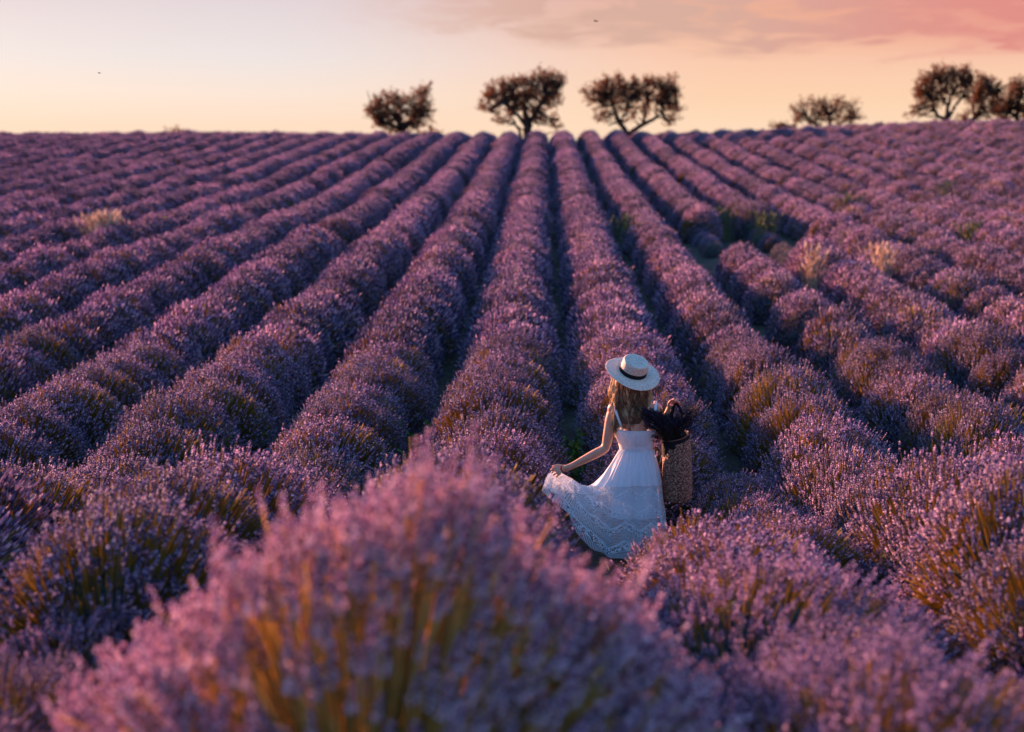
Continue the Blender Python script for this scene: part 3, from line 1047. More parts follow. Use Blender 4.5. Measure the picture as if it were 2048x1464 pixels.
# ------------------------------------------------------------------ grass tufts and weeds
def tuft(px, py, y, n, rad, mat, label, seed, name='grass_tuft', cat='grass tuft', lift=0.0):
    r = np.random.default_rng(seed)
    p = at(px, py, y)
    g = float(gz(p.x, y)) + lift
    h = p.z - g                                                       # its tips reach this far above the ground
    pos = np.stack([r.normal(0, rad, n), r.normal(0, rad, n), np.zeros(n)], 1)
    d = unit(np.stack([r.normal(0, .11, n), r.normal(0, .11, n), np.ones(n)], 1))
    hh = r.uniform(.55, 1, n) * h
    tip = pos + d * hh[:, None]
    P = bezier(pos, pos + np.array([0, 0, 1]) * hh[:, None] * .5, tip, np.linspace(0, 1, 4))
    mb = MB()
    V, f = tubes(P, np.tile(np.array([.004, .004, .0035, .002]), (n, 1)), 3)
    mb.add(V, f)
    pv, pf = spike_far()
    V, f = place(pv, pf, tip, unit(P[:, -1] - P[:, -2]), np.full(n, 1.9), r.uniform(0, 6, n))
    mb.add(V, f)
    o = obj(name, mb.mesh(name, [mat]))
    o.location = (p.x, y, g)
    o['label'], o['category'], o['group'] = label, cat, 'grass tufts among the lavender'
    return o


tuft(214, 424, 25.0, 300, .13, M_STRAWGRASS, 'large pale cream grass tuft glowing in the left part of the field', 1)
tuft(180, 429, 25.3, 80, .05, M_STRAWGRASS, 'narrow pale tuft just left of the large cream grass tuft', 2)
tuft(1628, 492, 20.6, 70, .05, M_STRAWGRASS, 'pale pink dry tuft, left of the two in the right of the field', 3)
tuft(1766, 489, 20.6, 90, .06, M_STRAWGRASS, 'orange lit dry tuft, right of the two in the right of the field', 4)
for i, (px, py, y, lab) in enumerate([
        (1255, 418, 27.5, 'greenish grass tuft on the second row right of the middle tree row'),
        (1450, 402, 29.5, 'green grass tuft behind the small greyish bushes'),
        (1530, 412, 28.0, 'green grass tuft at the far edge of the bare patch'),
        (1700, 374, 31.5, 'yellow green grass tuft high in the right of the field'),
        (1950, 432, 25.5, 'green grass tuft near the right edge of the field'),
        (1890, 352, 34.0, 'pale green tuft near the right edge below the clump of trees')]):
    tuft(px, py + 13, y, 70, .14, M_GREENGRASS if i != 6 else M_STRAWGRASS, lab, 20 + i)


def weed(px, py, y, label, seed):
    r = np.random.default_rng(seed)
    p = at(px, py, y)
    g = float(gz(p.x, y))
    root = bpy.data.objects.new('weed_plant', None)
    COL.objects.link(root)
    root.location = (p.x, y, g)
    root['label'], root['category'], root['group'] = label, 'weed', 'green weeds in the furrows'
    n = 9
    pos = np.zeros((n, 3)) + r.normal(0, .03, (n, 3)) * np.array([1, 1, 0])
    tip = pos + np.stack([r.normal(0, .12, n), r.normal(0, .12, n), r.uniform(.18, .42, n)], 1)
    P = bezier(pos, (pos + tip) / 2 + np.array([0, 0, .05]), tip, np.linspace(0, 1, 5))
    mb = MB()
    V, f = tubes(P, np.tile(np.linspace(.005, .002, 5), (n, 1)), 4)
    mb.add(V, f)
    obj('stem', mb.mesh('stem', [M_WEED]), root)
    m = 130
    ii_ = r.integers(0, n, m)
    tt = r.uniform(.25, 1, m)[:, None]
    q0 = pos[ii_] * (1 - tt) + tip[ii_] * tt + np.array([0, 0, .02])
    d = unit(r.normal(0, 1, (m, 3)) + np.array([0, 0, .5]))
    V, q, t = blades(r, m, q0, d, r.uniform(.035, .07, m), r.uniform(.02, .035, m))
    mb = MB()
    mb.add(V, q)
    mb.f.append(t + mb.n - len(V))
    mb.m.append(np.zeros(len(t), int))
    obj('leaves', mb.mesh('leaves', [M_WEED]), root, kind='stuff')


weed(828, 870, 10.3, 'leafy green weed in the furrow left of the middle row', 1)
weed(856, 850, 10.9, 'second green weed just behind the first in the same furrow', 2)
weed(1142, 850, 10.6, 'leafy green weed in the furrow just left of the woman', 3)
weed(1150, 890, 9.9, 'low green weed between the woman\'s arm and the middle row', 4)
weed(1340, 700, 14.6, 'green weed in the furrow behind the straw hat', 5)


# ------------------------------------------------------------------ stones and dry litter on the soil of the furrows
r = np.random.default_rng(61)
n = 9000
yy_ = 3 + 24 * r.random(n) ** 1.3
kk_ = r.integers(-12, 14, n)
xx_ = ROW0 + (kk_ + .5) * PITCH_ROW + r.normal(0, .13, n)
ok = np.abs(xx_ - .03 * yy_) < .46 * yy_ + 1
xx_, yy_ = xx_[ok], yy_[ok]
n = len(xx_)
pos = np.stack([xx_, yy_, gz(xx_, yy_) - .045], 1)
sv = np.array([(1, 0, 0), (-.9, .2, 0), (0, 1, .1), (.1, -1, 0), (.1, .1, .8), (0, 0, -.6)], float)
sf = np.array([(0, 2, 4), (2, 1, 4), (1, 3, 4), (3, 0, 4), (2, 0, 5), (1, 2, 5), (3, 1, 5), (0, 3, 5)])
V, f = place(sv, sf, pos, unit(r.normal(0, .25, (n, 3)) + np.array([0, 0, 1])), r.uniform(.006, .030, (n, 1)) * r.uniform(.6, 1.3, (n, 3)), r.uniform(0, 6, n))
mb = MB()
mb.add(V, f)
M_STONE = leafy('limestone', [(0.0, (0.09, 0.07, 0.055)), (0.6, (0.22, 0.18, 0.14)), (1.0, (0.42, 0.37, 0.31))], 0, None, 0.9)
o = obj('pebbles', mb.mesh('pebbles', [M_STONE]), kind='stuff')
o['label'], o['category'] = 'small pale stones lying in the furrows', 'pebbles'
n = len(xx_)
m = 7000
q = r.integers(0, n, m)
pos = pos[q] + np.stack([r.normal(0, .10, m), r.normal(0, .2, m), np.full(m, .03)], 1)
d = unit(np.stack([r.normal(0, 1, m), r.normal(0, 1, m), np.abs(r.normal(0, .6, m))], 1))
V, qf, tf = blades(r, m, pos, d, r.uniform(.05, .18, m), r.uniform(.003, .007, m))
mb = MB()
mb.add(V, qf)
mb.f.append(tf + mb.n - len(V))
mb.m.append(np.zeros(len(tf), int))
M_LITTER = leafy('dry_litter', [(0.0, (0.08, 0.09, 0.03)), (0.5, (0.20, 0.16, 0.07)), (1.0, (0.45, 0.36, 0.20))], 0.2, None, 0.8)
o = obj('dry_grass', mb.mesh('dry_grass', [M_LITTER]), kind='stuff')
o['label'], o['category'] = 'dry grass blades and fallen stems in the furrows', 'grass'

# ------------------------------------------------------------------ bees in the air
def bee(px, py, y, label, s=1.0):
    root = bpy.data.objects.new('bee', None)
    COL.objects.link(root)
    root.location = at(px, py, y)
    root.rotation_euler = (0.1, 0.15, random.uniform(-.3, .3))
    root['label'], root['category'], root['group'] = label, 'bee', 'bees flying over the field'
    bm = bmesh.new()
    for (x, rx, rz) in ((-.006, .0065, .004), (.002, .004, .0036), (.0075, .0028, .0028)):
        g = bmesh.ops.create_uvsphere(bm, u_segments=10, v_segments=6, radius=1)
        for v in g['verts']:
            v.co = Vector((v.co.x * rx + x, v.co.y * rz, v.co.z * rz))
    me_ = bpy.data.meshes.new('body')
    bm.to_mesh(me_)
    bm.free()
    me_.materials.append(M_INSECT)
    obj('body', me_, root)
    for sgn in (-1, 1):
        a = np.linspace(0, 2 * math.pi, 12, endpoint=False)
        mb_ = MB()
        for z in (0, .0003):
            mb_.add(np.stack([.0035 * np.cos(a) - .001, sgn * (.007 + .006 * np.sin(a)), .004 + z + 0 * a], 1), np.arange(12)[None])
        obj('wing', mb_.mesh('wing', [M_WING]), root)
    root.scale = (s, s, s)


bee(1192, 42, 6.0, 'small orange bee high in the sky above the middle trees', 1.0)
bee(330, 436, 6.0, 'small orange bee over the left of the field', 1.0)
bee(199, 146, 7.5, 'tiny pale bee against the sky at the upper left', .8)


# ------------------------------------------------------------------ the woman
WOY = 8.5


def Zp(zx, zy, dy=0.0):
    """a point on or about the woman: as it is seen, dy metres behind (+) or before (-) her middle"""
    return at(1060 + zx / 3.1825, 670 + zy / 3.1825, WOY + dy)


gw = float(gz(WX, WOY))
woman = bpy.data.objects.new('person', None)
COL.objects.link(woman)
woman.location = (WX, WOY, gw)
woman['label'] = 'woman seen from behind in a white dress and straw hat, holding out her skirt'
woman['category'] = 'person'
WORG = Vector((WX, WOY, gw))


def Zl(zx, zy, dy=0.0):
    return Zp(zx, zy, dy) - WORG


def skin_chain(chains):
    """chains: list of lists of (point, radius or (rx, ry)); equal points are shared"""
    me_ = bpy.data.meshes.new('body')
    vs, es, rad, key = [], [], [], {}
    for ch in chains:
        prev = None
        for p, rr_ in ch:
            kx = tuple(round(c, 5) for c in p)
            if kx not in key:
                key[kx] = len(vs)
                vs.append(p)
                rad.append(rr_ if isinstance(rr_, tuple) else (rr_, rr_))
            i = key[kx]
            if prev is not None and prev != i:
                es.append((prev, i))
            prev = i
    me_.from_pydata([tuple(v) for v in vs], es, [])
    o = bpy.data.objects.new('tmp', me_)
    COL.objects.link(o)
    md_ = o.modifiers.new('skin', 'SKIN')
    md_.use_smooth_shade = True
    for i, v in enumerate(me_.skin_vertices[0].data):
        v.radius = rad[i]
    me_.skin_vertices[0].data[0].use_root = True
    s_ = o.modifiers.new('sub', 'SUBSURF')
    s_.levels = 2
    dg = bpy.context.evaluated_depsgraph_get()
    dg.update()
    out = bpy.data.meshes.new_from_object(o.evaluated_get(dg))
    bpy.data.objects.remove(o)
    return out


def ell(bm_, c, rx, ry, rz, rot=None):
    g = bmesh.ops.create_uvsphere(bm_, u_segments=20, v_segments=14, radius=1)
    for v in g['verts']:
        q = Vector((v.co.x * rx, v.co.y * ry, v.co.z * rz))
        if rot:
            q = rot @ q
        v.co = q + c


pelvis, waist, chest, uchest = Zl(672, 850, .0), Zl(676, 715, .0), Zl(674, 610, .0), Zl(668, 510, .01)
nbase, neck, head = Zl(664, 430, .01), Zl(662, 385, .02), Zl(655, 300, .03)
shL, elL, wrL, paL = Zl(528, 470, .0), Zl(482, 722, -.03), Zl(262, 836, -.09), Zl(205, 858, -.10)
shR, elR, wrR, paR = Zl(808, 468, .0), Zl(815, 668, .02), Zl(872, 500, .01), Zl(905, 440, .0)
hipL, hipR = Zl(600, 880, 0), Zl(742, 880, 0)
foot_z = .06


def leg(hip, kx, fx, fy):
    kn = Vector((kx, .0, .47))
    an = Vector((fx, fy, .08))
    return [(pelvis, (.15, .10)), (hip, .085), (hip.lerp(kn, .45), .075), (kn, .052), (kn.lerp(an, .35), .05), (an, .034), (an + Vector((0, .10, -.045)), .034), (an + Vector((0, .17, -.05)), .024)]


body_chains = [
    [(pelvis, (.15, .10)), (waist, (.10, .07)), (chest, (.12, .078)), (uchest, (.135, .08)), (nbase, (.055, .05)), (neck, (.045, .045)), (head, (.06, .07))],
    [(uchest, (.135, .08)), (shL, .049), (shL.lerp(elL, .4), .045), (elL, .037), (elL.lerp(wrL, .3), .039), (wrL, (.021, .025)), (paL, (.022, .030))],
    [(uchest, (.135, .08)), (shR, .049), (shR.lerp(elR, .4), .045), (elR, .034), (elR.lerp(wrR, .4), .034), (wrR, (.021, .024)), (paR, (.024, .030))],
    leg(hipL, -.10, -.11, .05), leg(hipR, .10, .11, -.10),
]


def hand(wrist, palm, ends, thumb, r0=.0078):
    """five fingers: each end is (knuckle, joint, tip) as seen"""
    out = []
    for kn, jn_, tp_ in ends:
        out.append([(palm.lerp(kn, .3), .011), (kn, r0 * 1.15), (jn_, r0), (tp_, r0 * .72)])
    out.append([(wrist.lerp(palm, .35), .014), (thumb[0], .0105), (thumb[1], .009), (thumb[2], .0068)])
    return out


LH = hand(wrL, paL, [
    (Zl(172, 842, -.10), Zl(146, 846, -.105), Zl(128, 866, -.10)),
    (Zl(174, 858, -.11), Zl(148, 866, -.12), Zl(134, 884, -.11)),
    (Zl(180, 872, -.12), Zl(158, 884, -.13), Zl(146, 896, -.115)),
    (Zl(190, 884, -.125), Zl(174, 898, -.13), Zl(164, 905, -.115))],
    (Zl(200, 832, -.085), Zl(168, 828, -.08), Zl(138, 838, -.085)))
RH = hand(wrR, paR, [
    (Zl(900, 415, -.02), Zl(918, 408, -.045), Zl(926, 428, -.055)),
    (Zl(915, 420, -.015), Zl(936, 412, -.04), Zl(944, 434, -.05)),
    (Zl(928, 430, -.01), Zl(950, 424, -.03), Zl(956, 446, -.045)),
    (Zl(935, 446, .0), Zl(958, 444, -.02), Zl(962, 462, -.035))],
    (Zl(880, 440, -.03), Zl(892, 420, -.05), Zl(910, 410, -.06)), .0085)

bm = bmesh.new()
for ch in (body_chains,):
    me_ = skin_chain(ch)
    bm.from_mesh(me_)
for fc in LH + RH:
    bm.from_mesh(skin_chain([fc]))
# head: skull, jaw, face
hc = Zl(655, 285, .03)
ell(bm, hc, .074, .092, .10)
ell(bm, hc + Vector((0, .035, -.075)), .052, .055, .05)
ell(bm, hc + Vector((0, .092, -.025)), .012, .018, .028)           # nose
ell(bm, hc + Vector((0, .078, -.068)), .024, .014, .009)           # lips
ell(bm, hc + Vector((0, .070, -.100)), .020, .018, .016)           # chin
ell(bm, hc + Vector((0, .070, .022)), .048, .022, .012)            # brow
for sx_, zx_ in ((-1, 533), (1, 803)):
    ell(bm, Zl(zx_, 474, .0), .047, .046, .050)                       # shoulder
    ell(bm, Zl(668 + sx_ * 72, 446, .012), .075, .036, .034, Matrix.Rotation(sx_ * .32, 3, 'Y'))   # neck to shoulder
    ell(bm, Zl(668 + sx_ * 62, 520, -.035), .070, .045, .085)         # shoulder blade
for s_ in (-1, 1):
    ell(bm, hc + Vector((s_ * .074, .0, -.02)), .009, .020, .031)   # ears
    ell(bm, hc + Vector((s_ * .036, .064, -.036)), .024, .024, .022)  # cheeks
me_ = bpy.data.meshes.new('body')
bm.to_mesh(me_)
bm.free()
tmp = bpy.data.objects.new('tmp', me_)
COL.objects.link(tmp)
rm = tmp.modifiers.new('r', 'REMESH')
rm.mode = 'VOXEL'
rm.voxel_size = .0052
sm_ = tmp.modifiers.new('s', 'SMOOTH')
sm_.factor, sm_.iterations = .5, 4
dg = bpy.context.evaluated_depsgraph_get()
dg.update()
bme = bpy.data.meshes.new_from_object(tmp.evaluated_get(dg))
bpy.data.objects.remove(tmp)
bme.materials.clear()
bme.materials.append(M_SKIN)
bme.polygons.foreach_set('use_smooth', [True] * len(bme.polygons))
obj('body', bme, woman)


def blob(name, c, rx, ry, rz, mat, parent, seg=12):
    b = bmesh.new()
    ell(b, Vector((0, 0, 0)), rx, ry, rz)
    m = bpy.data.meshes.new(name)
    b.to_mesh(m)
    b.free()
    m.polygons.foreach_set('use_smooth', [True] * len(m.polygons))
    m.materials.append(mat)
    o = obj(name, m, parent)
    o.location = c
    return o


for s_ in (-1, 1):
    blob('eye', hc + Vector((s_ * .030, .079, .002)), .012, .010, .010, M_EYE, woman)
for q in RH[:4]:
    tip_ = q[-1][0]
    blob('fingernail', tip_ + Vector((0, -.006, .0)), .0052, .0035, .0075, M_NAIL, woman)


# ---- dress
def spline(pts, t):
    """Catmull-Rom through pts (k,3), t in 0..1"""
    pts = np.asarray(pts, float)
    k = len(pts) - 1
    x = np.clip(t, 0, 1) * k
    i = np.minimum(x.astype(int), k - 1)
    f_ = (x - i)[:, None]
    g = lambda j: pts[np.clip(j, 0, k)]
    p0, p1, p2, p3 = g(i - 1), g(i), g(i + 1), g(i + 2)
    return .5 * ((2 * p1) + (p2 - p0) * f_ + (2 * p0 - 5 * p1 + 4 * p2 - p3) * f_ ** 2 + (3 * p1 - p0 - 3 * p2 + p3) * f_ ** 3)


def uvgrid(name, G, mats, matf, parent, closed=True, uvfn=None, smooth=True, **props):
    """G: rows (v), cols (u), 3. closed round u. Returns object"""
    nv, nu, _ = G.shape
    verts = G.reshape(-1, 3)
    faces, mi = [], []
    for i in range(nv - 1):
        for j in range(nu if closed else nu - 1):
            j2 = (j + 1) % nu
            faces.append((i * nu + j, i * nu + j2, (i + 1) * nu + j2, (i + 1) * nu + j))
            mi.append(matf(i / (nv - 1)))
    m = bpy.data.meshes.new(name)
    m.from_pydata([tuple(v) for v in verts], [], faces)
    for q in mats:
        m.materials.append(q)
    m.polygons.foreach_set('material_index', mi)
    m.polygons.foreach_set('use_smooth', [smooth] * len(faces))
    uv = m.uv_layers.new(name='UVMap')
    dat = []
    for i in range(nv - 1):
        for j in range(nu if closed else nu - 1):
            for (a, b) in ((i, j), (i, j + 1), (i + 1, j + 1), (i + 1, j)):
                dat += uvfn(b / nu, a / (nv - 1)) if uvfn else (b / nu, a / (nv - 1))
    uv.data.foreach_set('uv', dat)
    m.update()
    return obj(name, m, parent, **props)


Yt = [730, 830, 935, 1040, 1160, 1290, 1420]
cR = [(785, 730, 0), (812, 830, 0), (832, 930, 0), (839, 1040, 0), (847, 1160, 0), (853, 1290, 0), (850, 1415, 0)]
cBR = [(752, 733, -.075), (775, 832, -.10), (792, 935, -.12), (802, 1045, -.14), (808, 1165, -.16), (818, 1295, -.18), (822, 1425, -.2)]
cB = [(678, 735, -.10), (674, 835, -.14), (668, 940, -.17), (662, 1050, -.19), (655, 1170, -.22), (650, 1300, -.25), (645, 1430, -.27)]
cBL = [(608, 733, -.075), (572, 835, -.11), (530, 945, -.14), (492, 1050, -.17), (455, 1150, -.2), (430, 1260, -.22), (410, 1370, -.24)]
cL = [(572, 730, 0), (508, 830, -.01), (415, 948, -.03), (325, 952, -.06), (238, 905, -.08), (138, 872, -.105), (100, 985, -.11)]
cFL = [(606, 728, .08), (540, 828, .11), (450, 930, .12), (360, 1000, .06), (270, 1000, -.02), (190, 990, -.05), (150, 1060, -.06)]
cF = [(678, 726, .10), (674, 826, .15), (668, 930, .19), (662, 1035, .2), (655, 1150, .22), (650, 1280, .24), (645, 1400, .26)]
cFR = [(752, 728, .075), (775, 828, .11), (792, 930, .14), (802, 1035, .16), (808, 1155, .17), (818, 1285, .18), (822, 1410, .2)]
# an extra guide between left and back-left so the lifted cloth sweeps down in folds
cLB = [(588, 732, -.04), (536, 832, -.07), (470, 950, -.10), (400, 1000, -.13), (330, 1030, -.15), (270, 1070, -.16), (230, 1150, -.17)]
guides = [(0, cR), (45, cBR), (90, cB), (135, cBL), (160, cLB), (180, cL), (215, cFL), (270, cF), (315, cFR)]
NV, NU = 90, 288
tv = np.linspace(0, 1, NV)
CG = []
for _, c in guides:
    CG.append(spline([tuple(Zl(*p)) for p in c], tv))
CG = np.array(CG)                                                   # g, NV, 3
ga = np.array([g[0] for g in guides], float)
ang = np.arange(NU) * 360.0 / NU
G = np.zeros((NV, NU, 3))
ext = np.concatenate([ga[-2:] - 360, ga, ga[:2] + 360])
CE = np.concatenate([CG[-2:], CG, CG[:2]])
for j, a_ in enumerate(ang):
    i = np.searchsorted(ext, a_, side='right') - 1
    i = max(1, min(i, len(ext) - 3))
    f_ = (a_ - ext[i]) / (ext[i + 1] - ext[i])
    p0, p1, p2, p3 = CE[i - 1], CE[i], CE[i + 1], CE[i + 2]
    G[:, j] = .5 * ((2 * p1) + (p2 - p0) * f_ + (2 * p0 - 5 * p1 + 4 * p2 - p3) * f_ ** 2 + (3 * p1 - p0 - 3 * p2 + p3) * f_ ** 3)
ar = np.radians(ang)
outw = np.stack([np.cos(ar), -np.sin(ar), 0 * ar], 1)
# gathers at the waist opening into soft folds
fold = .0045 * np.sin(31 * ar + 2 * np.sin(3 * ar))[None] * (1 - tv[:, None]) ** 1.5 + .004 * np.sin(53 * ar)[None] * np.exp(-tv[:, None] * 9)
fold = fold + (.018 * np.sin(11 * ar + 1.3 * np.sin(2 * ar))[None] + .009 * np.sin(19 * ar + 1)[None]) * np.clip(tv[:, None] * 1.6, 0, 1) * (0.25 + .75 * tv[:, None])
fold = fold + .006 * np.sin(23 * ar[None] + 9 * tv[:, None]) * np.sin(3.1 * tv[:, None])
G += outw[None] * fold[:, :, None]
skirt_mat = lambda t: 1 if t > .36 else 0
dress = bpy.data.objects.new('dress', None)
COL.objects.link(dress)
dress.parent = woman
dress['label'] = 'long white cotton dress with lace tiers'
uvgrid('skirt', G, [M_DRESS, M_LACE], skirt_mat, dress)
# slip under the lace, closer to the legs
GL = G.copy()
cen_ = GL.mean(axis=1, keepdims=True)
cx_ = np.array([tuple(Zl(668, y_, 0)) for y_ in np.interp(tv, np.linspace(0, 1, 7), Yt)])[:, None]
GL = cx_ + (GL - cx_) * .80
lim = cx_[..., 0:1] - .19
GL[..., 0:1] = np.maximum(GL[..., 0:1], lim)
GL = GL[12:62:2, ::3]
uvgrid('slip', GL, [M_DRESS], lambda t: 0, dress)
# bodice: fitted, smocked at the waist, pleated above
ys = np.linspace(584, 737, 70)
cxs = np.interp(ys, [584, 610, 650, 690, 737], [675, 675, 672, 674, 678])
rxs = np.interp(ys, [584, 610, 650, 690, 737], [136, 138, 128, 113, 107]) / 891
NB = 200
B = np.zeros((len(ys), NB, 3))
ab = np.arange(NB) * 2 * math.pi / NB
for i, y_ in enumerate(ys):
    sm_k = math.sin((y_ - 690) / 47 * math.pi * 2 * 6) * .0018 if y_ > 688 else 0
    pl = .0022 * np.sin(44 * ab + .7 * np.sin(5 * ab)) * (1 if y_ < 684 else .25)
    rim = .003 if y_ < 592 else 0
    dip = 10 * np.cos(ab - math.pi / 2) * 0
    c_ = Zl(cxs[i], y_, 0)
    rr_ = rxs[i] + sm_k + pl + rim
    ry_ = (rxs[i] * .72 + .020) + sm_k + pl + rim
    B[i, :, 0] = c_.x + rr_ * np.cos(ab)
    B[i, :, 1] = c_.y - ry_ * np.sin(ab) + .004
    B[i, :, 2] = c_.z + (.02 * np.clip(-np.sin(ab), 0, 1) if y_ < 600 else 0)
uvgrid('bodice', B, [M_DRESS], lambda t: 0, dress)


def tube_obj(name, pts, rad, mat, parent, sides=8, flat=1.0, n=24):
    P = spline([tuple(p) for p in pts], np.linspace(0, 1, n))
    rr_ = np.interp(np.linspace(0, 1, n), np.linspace(0, 1, len(rad)), rad)
    V, f = tubes(P[None], rr_[None], sides)
    m = MB()
    m.add(V, f)
    return obj(name, m.mesh(name, [mat], True), parent)


def band_obj(name, pts, nrm, width, thick, mat, parent, n=20):
    P = spline([tuple(p) for p in pts], np.linspace(0, 1, n))
    T = unit(np.gradient(P, axis=0))
    Nn = unit(spline([tuple(p) for p in nrm], np.linspace(0, 1, n)))
    Sd = unit(np.cross(T, Nn))
    V = np.stack([P - Sd * width / 2, P + Sd * width / 2, P + Sd * width / 2 + Nn * thick, P - Sd * width / 2 + Nn * thick], 1)
    idx = np.arange(n * 4).reshape(n, 4)
    f = np.stack([idx[:-1], np.roll(idx[:-1], -1, 1), np.roll(idx[1:], -1, 1), idx[1:]], -1).reshape(-1, 4)
    m = MB()
    m.add(V.reshape(-1, 3), f)
    return obj(name, m.mesh(name, [mat], False), parent)


band_obj('strap', [Zl(583, 588, -.075), Zl(565, 540, -.088), Zl(548, 490, -.078), Zl(536, 440, -.045), Zl(532, 420, .0), Zl(545, 450, .07), Zl(570, 560, .10)],
         [(0, -1, .1), (-.1, -1, .2), (-.1, -1, .4), (-.1, -.6, .9), (0, 0, 1), (0, .7, .7), (0, 1, .2)], .016, .003, M_DRESS, dress)
band_obj('strap', [Zl(772, 588, -.075), Zl(785, 540, -.088), Zl(796, 490, -.075), Zl(800, 445, -.045), Zl(800, 422, .0), Zl(790, 450, .07), Zl(775, 560, .10)],
         [(0, -1, .1), (.1, -1, .2), (.1, -1, .4), (.1, -.6, .9), (0, 0, 1), (0, .7, .7), (0, 1, .2)], .018, .003, M_DRESS, dress)

# ---- hair
r = np.random.default_rng(77)
nl = 40
S_P, S_R, S_G = [], [], []
for l in range(nl):
    a = math.pi * (l + .5) / nl + r.uniform(-.04, .04)             # 0 right .. pi left, round the back of the head
    cs, sn = math.cos(a), math.sin(a)
    layer = r.uniform(0, 1)
    x_top = 655 + 118 * cs
    x_mid = 652 + 128 * cs - 10
    x_low = 640 + 108 * cs - 6
    end = 600 + r.uniform(-30, 28) - 55 * max(0, cs) + (10 if cs < -.6 else 0)
    ph, fr_, am = r.uniform(0, 6), r.uniform(1.9, 2.7), r.uniform(14, 26)
    ph2 = r.uniform(0, 6)
    grp = int(r.integers(0, 3)) if cs > -.72 else 2  # leftmost locks all take the lightest tone, painting in sun from the left
    for k_ in range(46):
        off = r.normal(0, 1, 2)
        n = 22
        t = np.linspace(0, 1, n)
        taper = 1 - .75 * t ** 3
        e_ = end + r.normal(0, 14) - 30 * (r.random() < .15)
        y0_ = 256 + (x_top - 654) * .33 + 480 * .085 * sn
        yy = y0_ + (e_ - y0_) * t
        xx = np.interp(t, [0, .4, .75, 1], [x_top, x_mid, x_low, x_low + 8 * cs])
        xx = xx + am * (t ** .8) * np.sin(fr_ * 2 * math.pi * t + ph + .15 * off[0]) + off[0] * 4.0 * taper
        dd = -(.080 + .020 * layer) * sn * (1 - .25 * t) - .030 * t * (1 if sn > .3 else .4) + .02
        dd = dd + .020 * t ** .5 * np.sin(fr_ * 2 * math.pi * t + ph2) + off[1] * .006 * taper
        if k_ % 15 == 0:                                             # loose flying hairs
            xx = xx + r.normal(0, 14) * t
            yy = yy - r.uniform(0, 25) * t
        P = np.array([tuple(Zl(xx[i], yy[i], dd[i])) for i in range(n)])
        S_P.append(P)
        S_G.append(grp)
        S_R.append(np.interp(t, [0, .1, .85, 1], [.0016, .0019, .0014, .0003]) * r.uniform(.7, 1.2))
mb = MB()
for g_ in range(3):
    q = [i for i in range(len(S_P)) if S_G[i] == g_]
    V, f = tubes(np.array([S_P[i] for i in q]), np.array([S_R[i] for i in q]), 3)
    mb.add(V, f, g_)
hair = obj('hair', mb.mesh('hair', M_HAIRS, True), woman)
hair['label'] = 'long wavy blond hair'
# the mass of hair beneath the strands
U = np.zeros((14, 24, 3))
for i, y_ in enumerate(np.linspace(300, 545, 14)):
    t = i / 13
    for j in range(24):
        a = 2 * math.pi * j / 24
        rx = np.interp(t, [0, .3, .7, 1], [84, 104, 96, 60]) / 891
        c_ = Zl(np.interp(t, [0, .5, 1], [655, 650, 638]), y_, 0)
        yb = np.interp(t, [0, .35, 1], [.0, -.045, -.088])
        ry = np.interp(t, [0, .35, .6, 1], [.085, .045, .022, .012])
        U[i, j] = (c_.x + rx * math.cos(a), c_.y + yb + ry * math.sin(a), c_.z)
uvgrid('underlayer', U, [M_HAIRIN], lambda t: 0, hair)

# ---- hat
TW = -FW                                                            # towards the camera
roll = R(15)
nh = (TW * .545 + (UP * math.cos(roll) + RT * math.sin(roll)) * math.sqrt(1 - .545 ** 2)).normalized()
hx = nh.cross(TW).normalized()
hy = nh.cross(hx).normalized()
HM = Matrix((hx, hy, nh)).transposed()
hat_c = Zl(654, 236, .02)


def lathe_obj(name, prof, mat, parent, seg=96, oval=1.0, vscale=1.0, closed_prof=False, wob=None):
    """prof: (radius, height) along the section; v runs with length so braids keep their width"""
    prof = np.array(prof, float)
    a = np.arange(seg) * 2 * math.pi / seg
    Gd = np.zeros((len(prof), seg, 3))
    ln = np.concatenate([[0], np.cumsum(np.linalg.norm(np.diff(prof, axis=0), axis=1))])
    for i, (rr_, hh) in enumerate(prof):
        w_ = wob(rr_, a) if wob else 0
        v = np.stack([rr_ * np.cos(a), rr_ * oval * np.sin(a), hh + w_ + 0 * a], 1)
        Gd[i] = v @ np.array(HM.transposed()) + np.array(hat_c)
    o = uvgrid(name, Gd, [mat], lambda t: 0, parent, uvfn=lambda u, v: (u, float(np.interp(v, np.linspace(0, 1, len(ln)), ln)) * vscale))
    return o


wob = lambda rr_, a: .010 * np.sin(2 * a + .6) * max(0, (rr_ - .09) / .11) ** 2 - .006 * max(0, (rr_ - .12) / .08) ** 2
brim = []
n_b = 24 * 4
for i in range(n_b + 1):
    t = i / n_b
    rr_ = .088 + t * .113
    brim.append((rr_, .0022 + .0009 * abs(math.sin(t * 24 * math.pi))))
brim += [(.2025, .001), (.201, -.0015)] + [(.201 - k_ * .0142, -.0018) for k_ in range(1, 9)]
hat = lathe_obj('hat', brim, M_STRAW, woman, 128, 1.0, 210, wob=wob)
hat['label'] = 'wide-brimmed flat-topped straw hat with black ribbon'
crown = [(.0985, .0)]
n_c = 19
for i in range(1, n_c * 4 + 1):
    t = i / (n_c * 4)
    crown.append((.0985 - .004 * t + .0007 * abs(math.sin(t * n_c * math.pi)), .001 + t * .088))
for i in range(1, 8):
    t = i / 8 * math.pi / 2
    crown.append((.0945 - .012 * (1 - math.cos(t)), .089 + .012 * math.sin(t)))
for i in range(60):
    rr_ = .0825 * (1 - i / 60)
    crown.append((rr_ + .0001, .101 + .0007 * abs(math.sin(i / 60 * 18 * math.pi)) - .002 * (1 - rr_ / .0825)))
lathe_obj('crown', crown, M_STRAW, hat, 96, 1.0, 210)
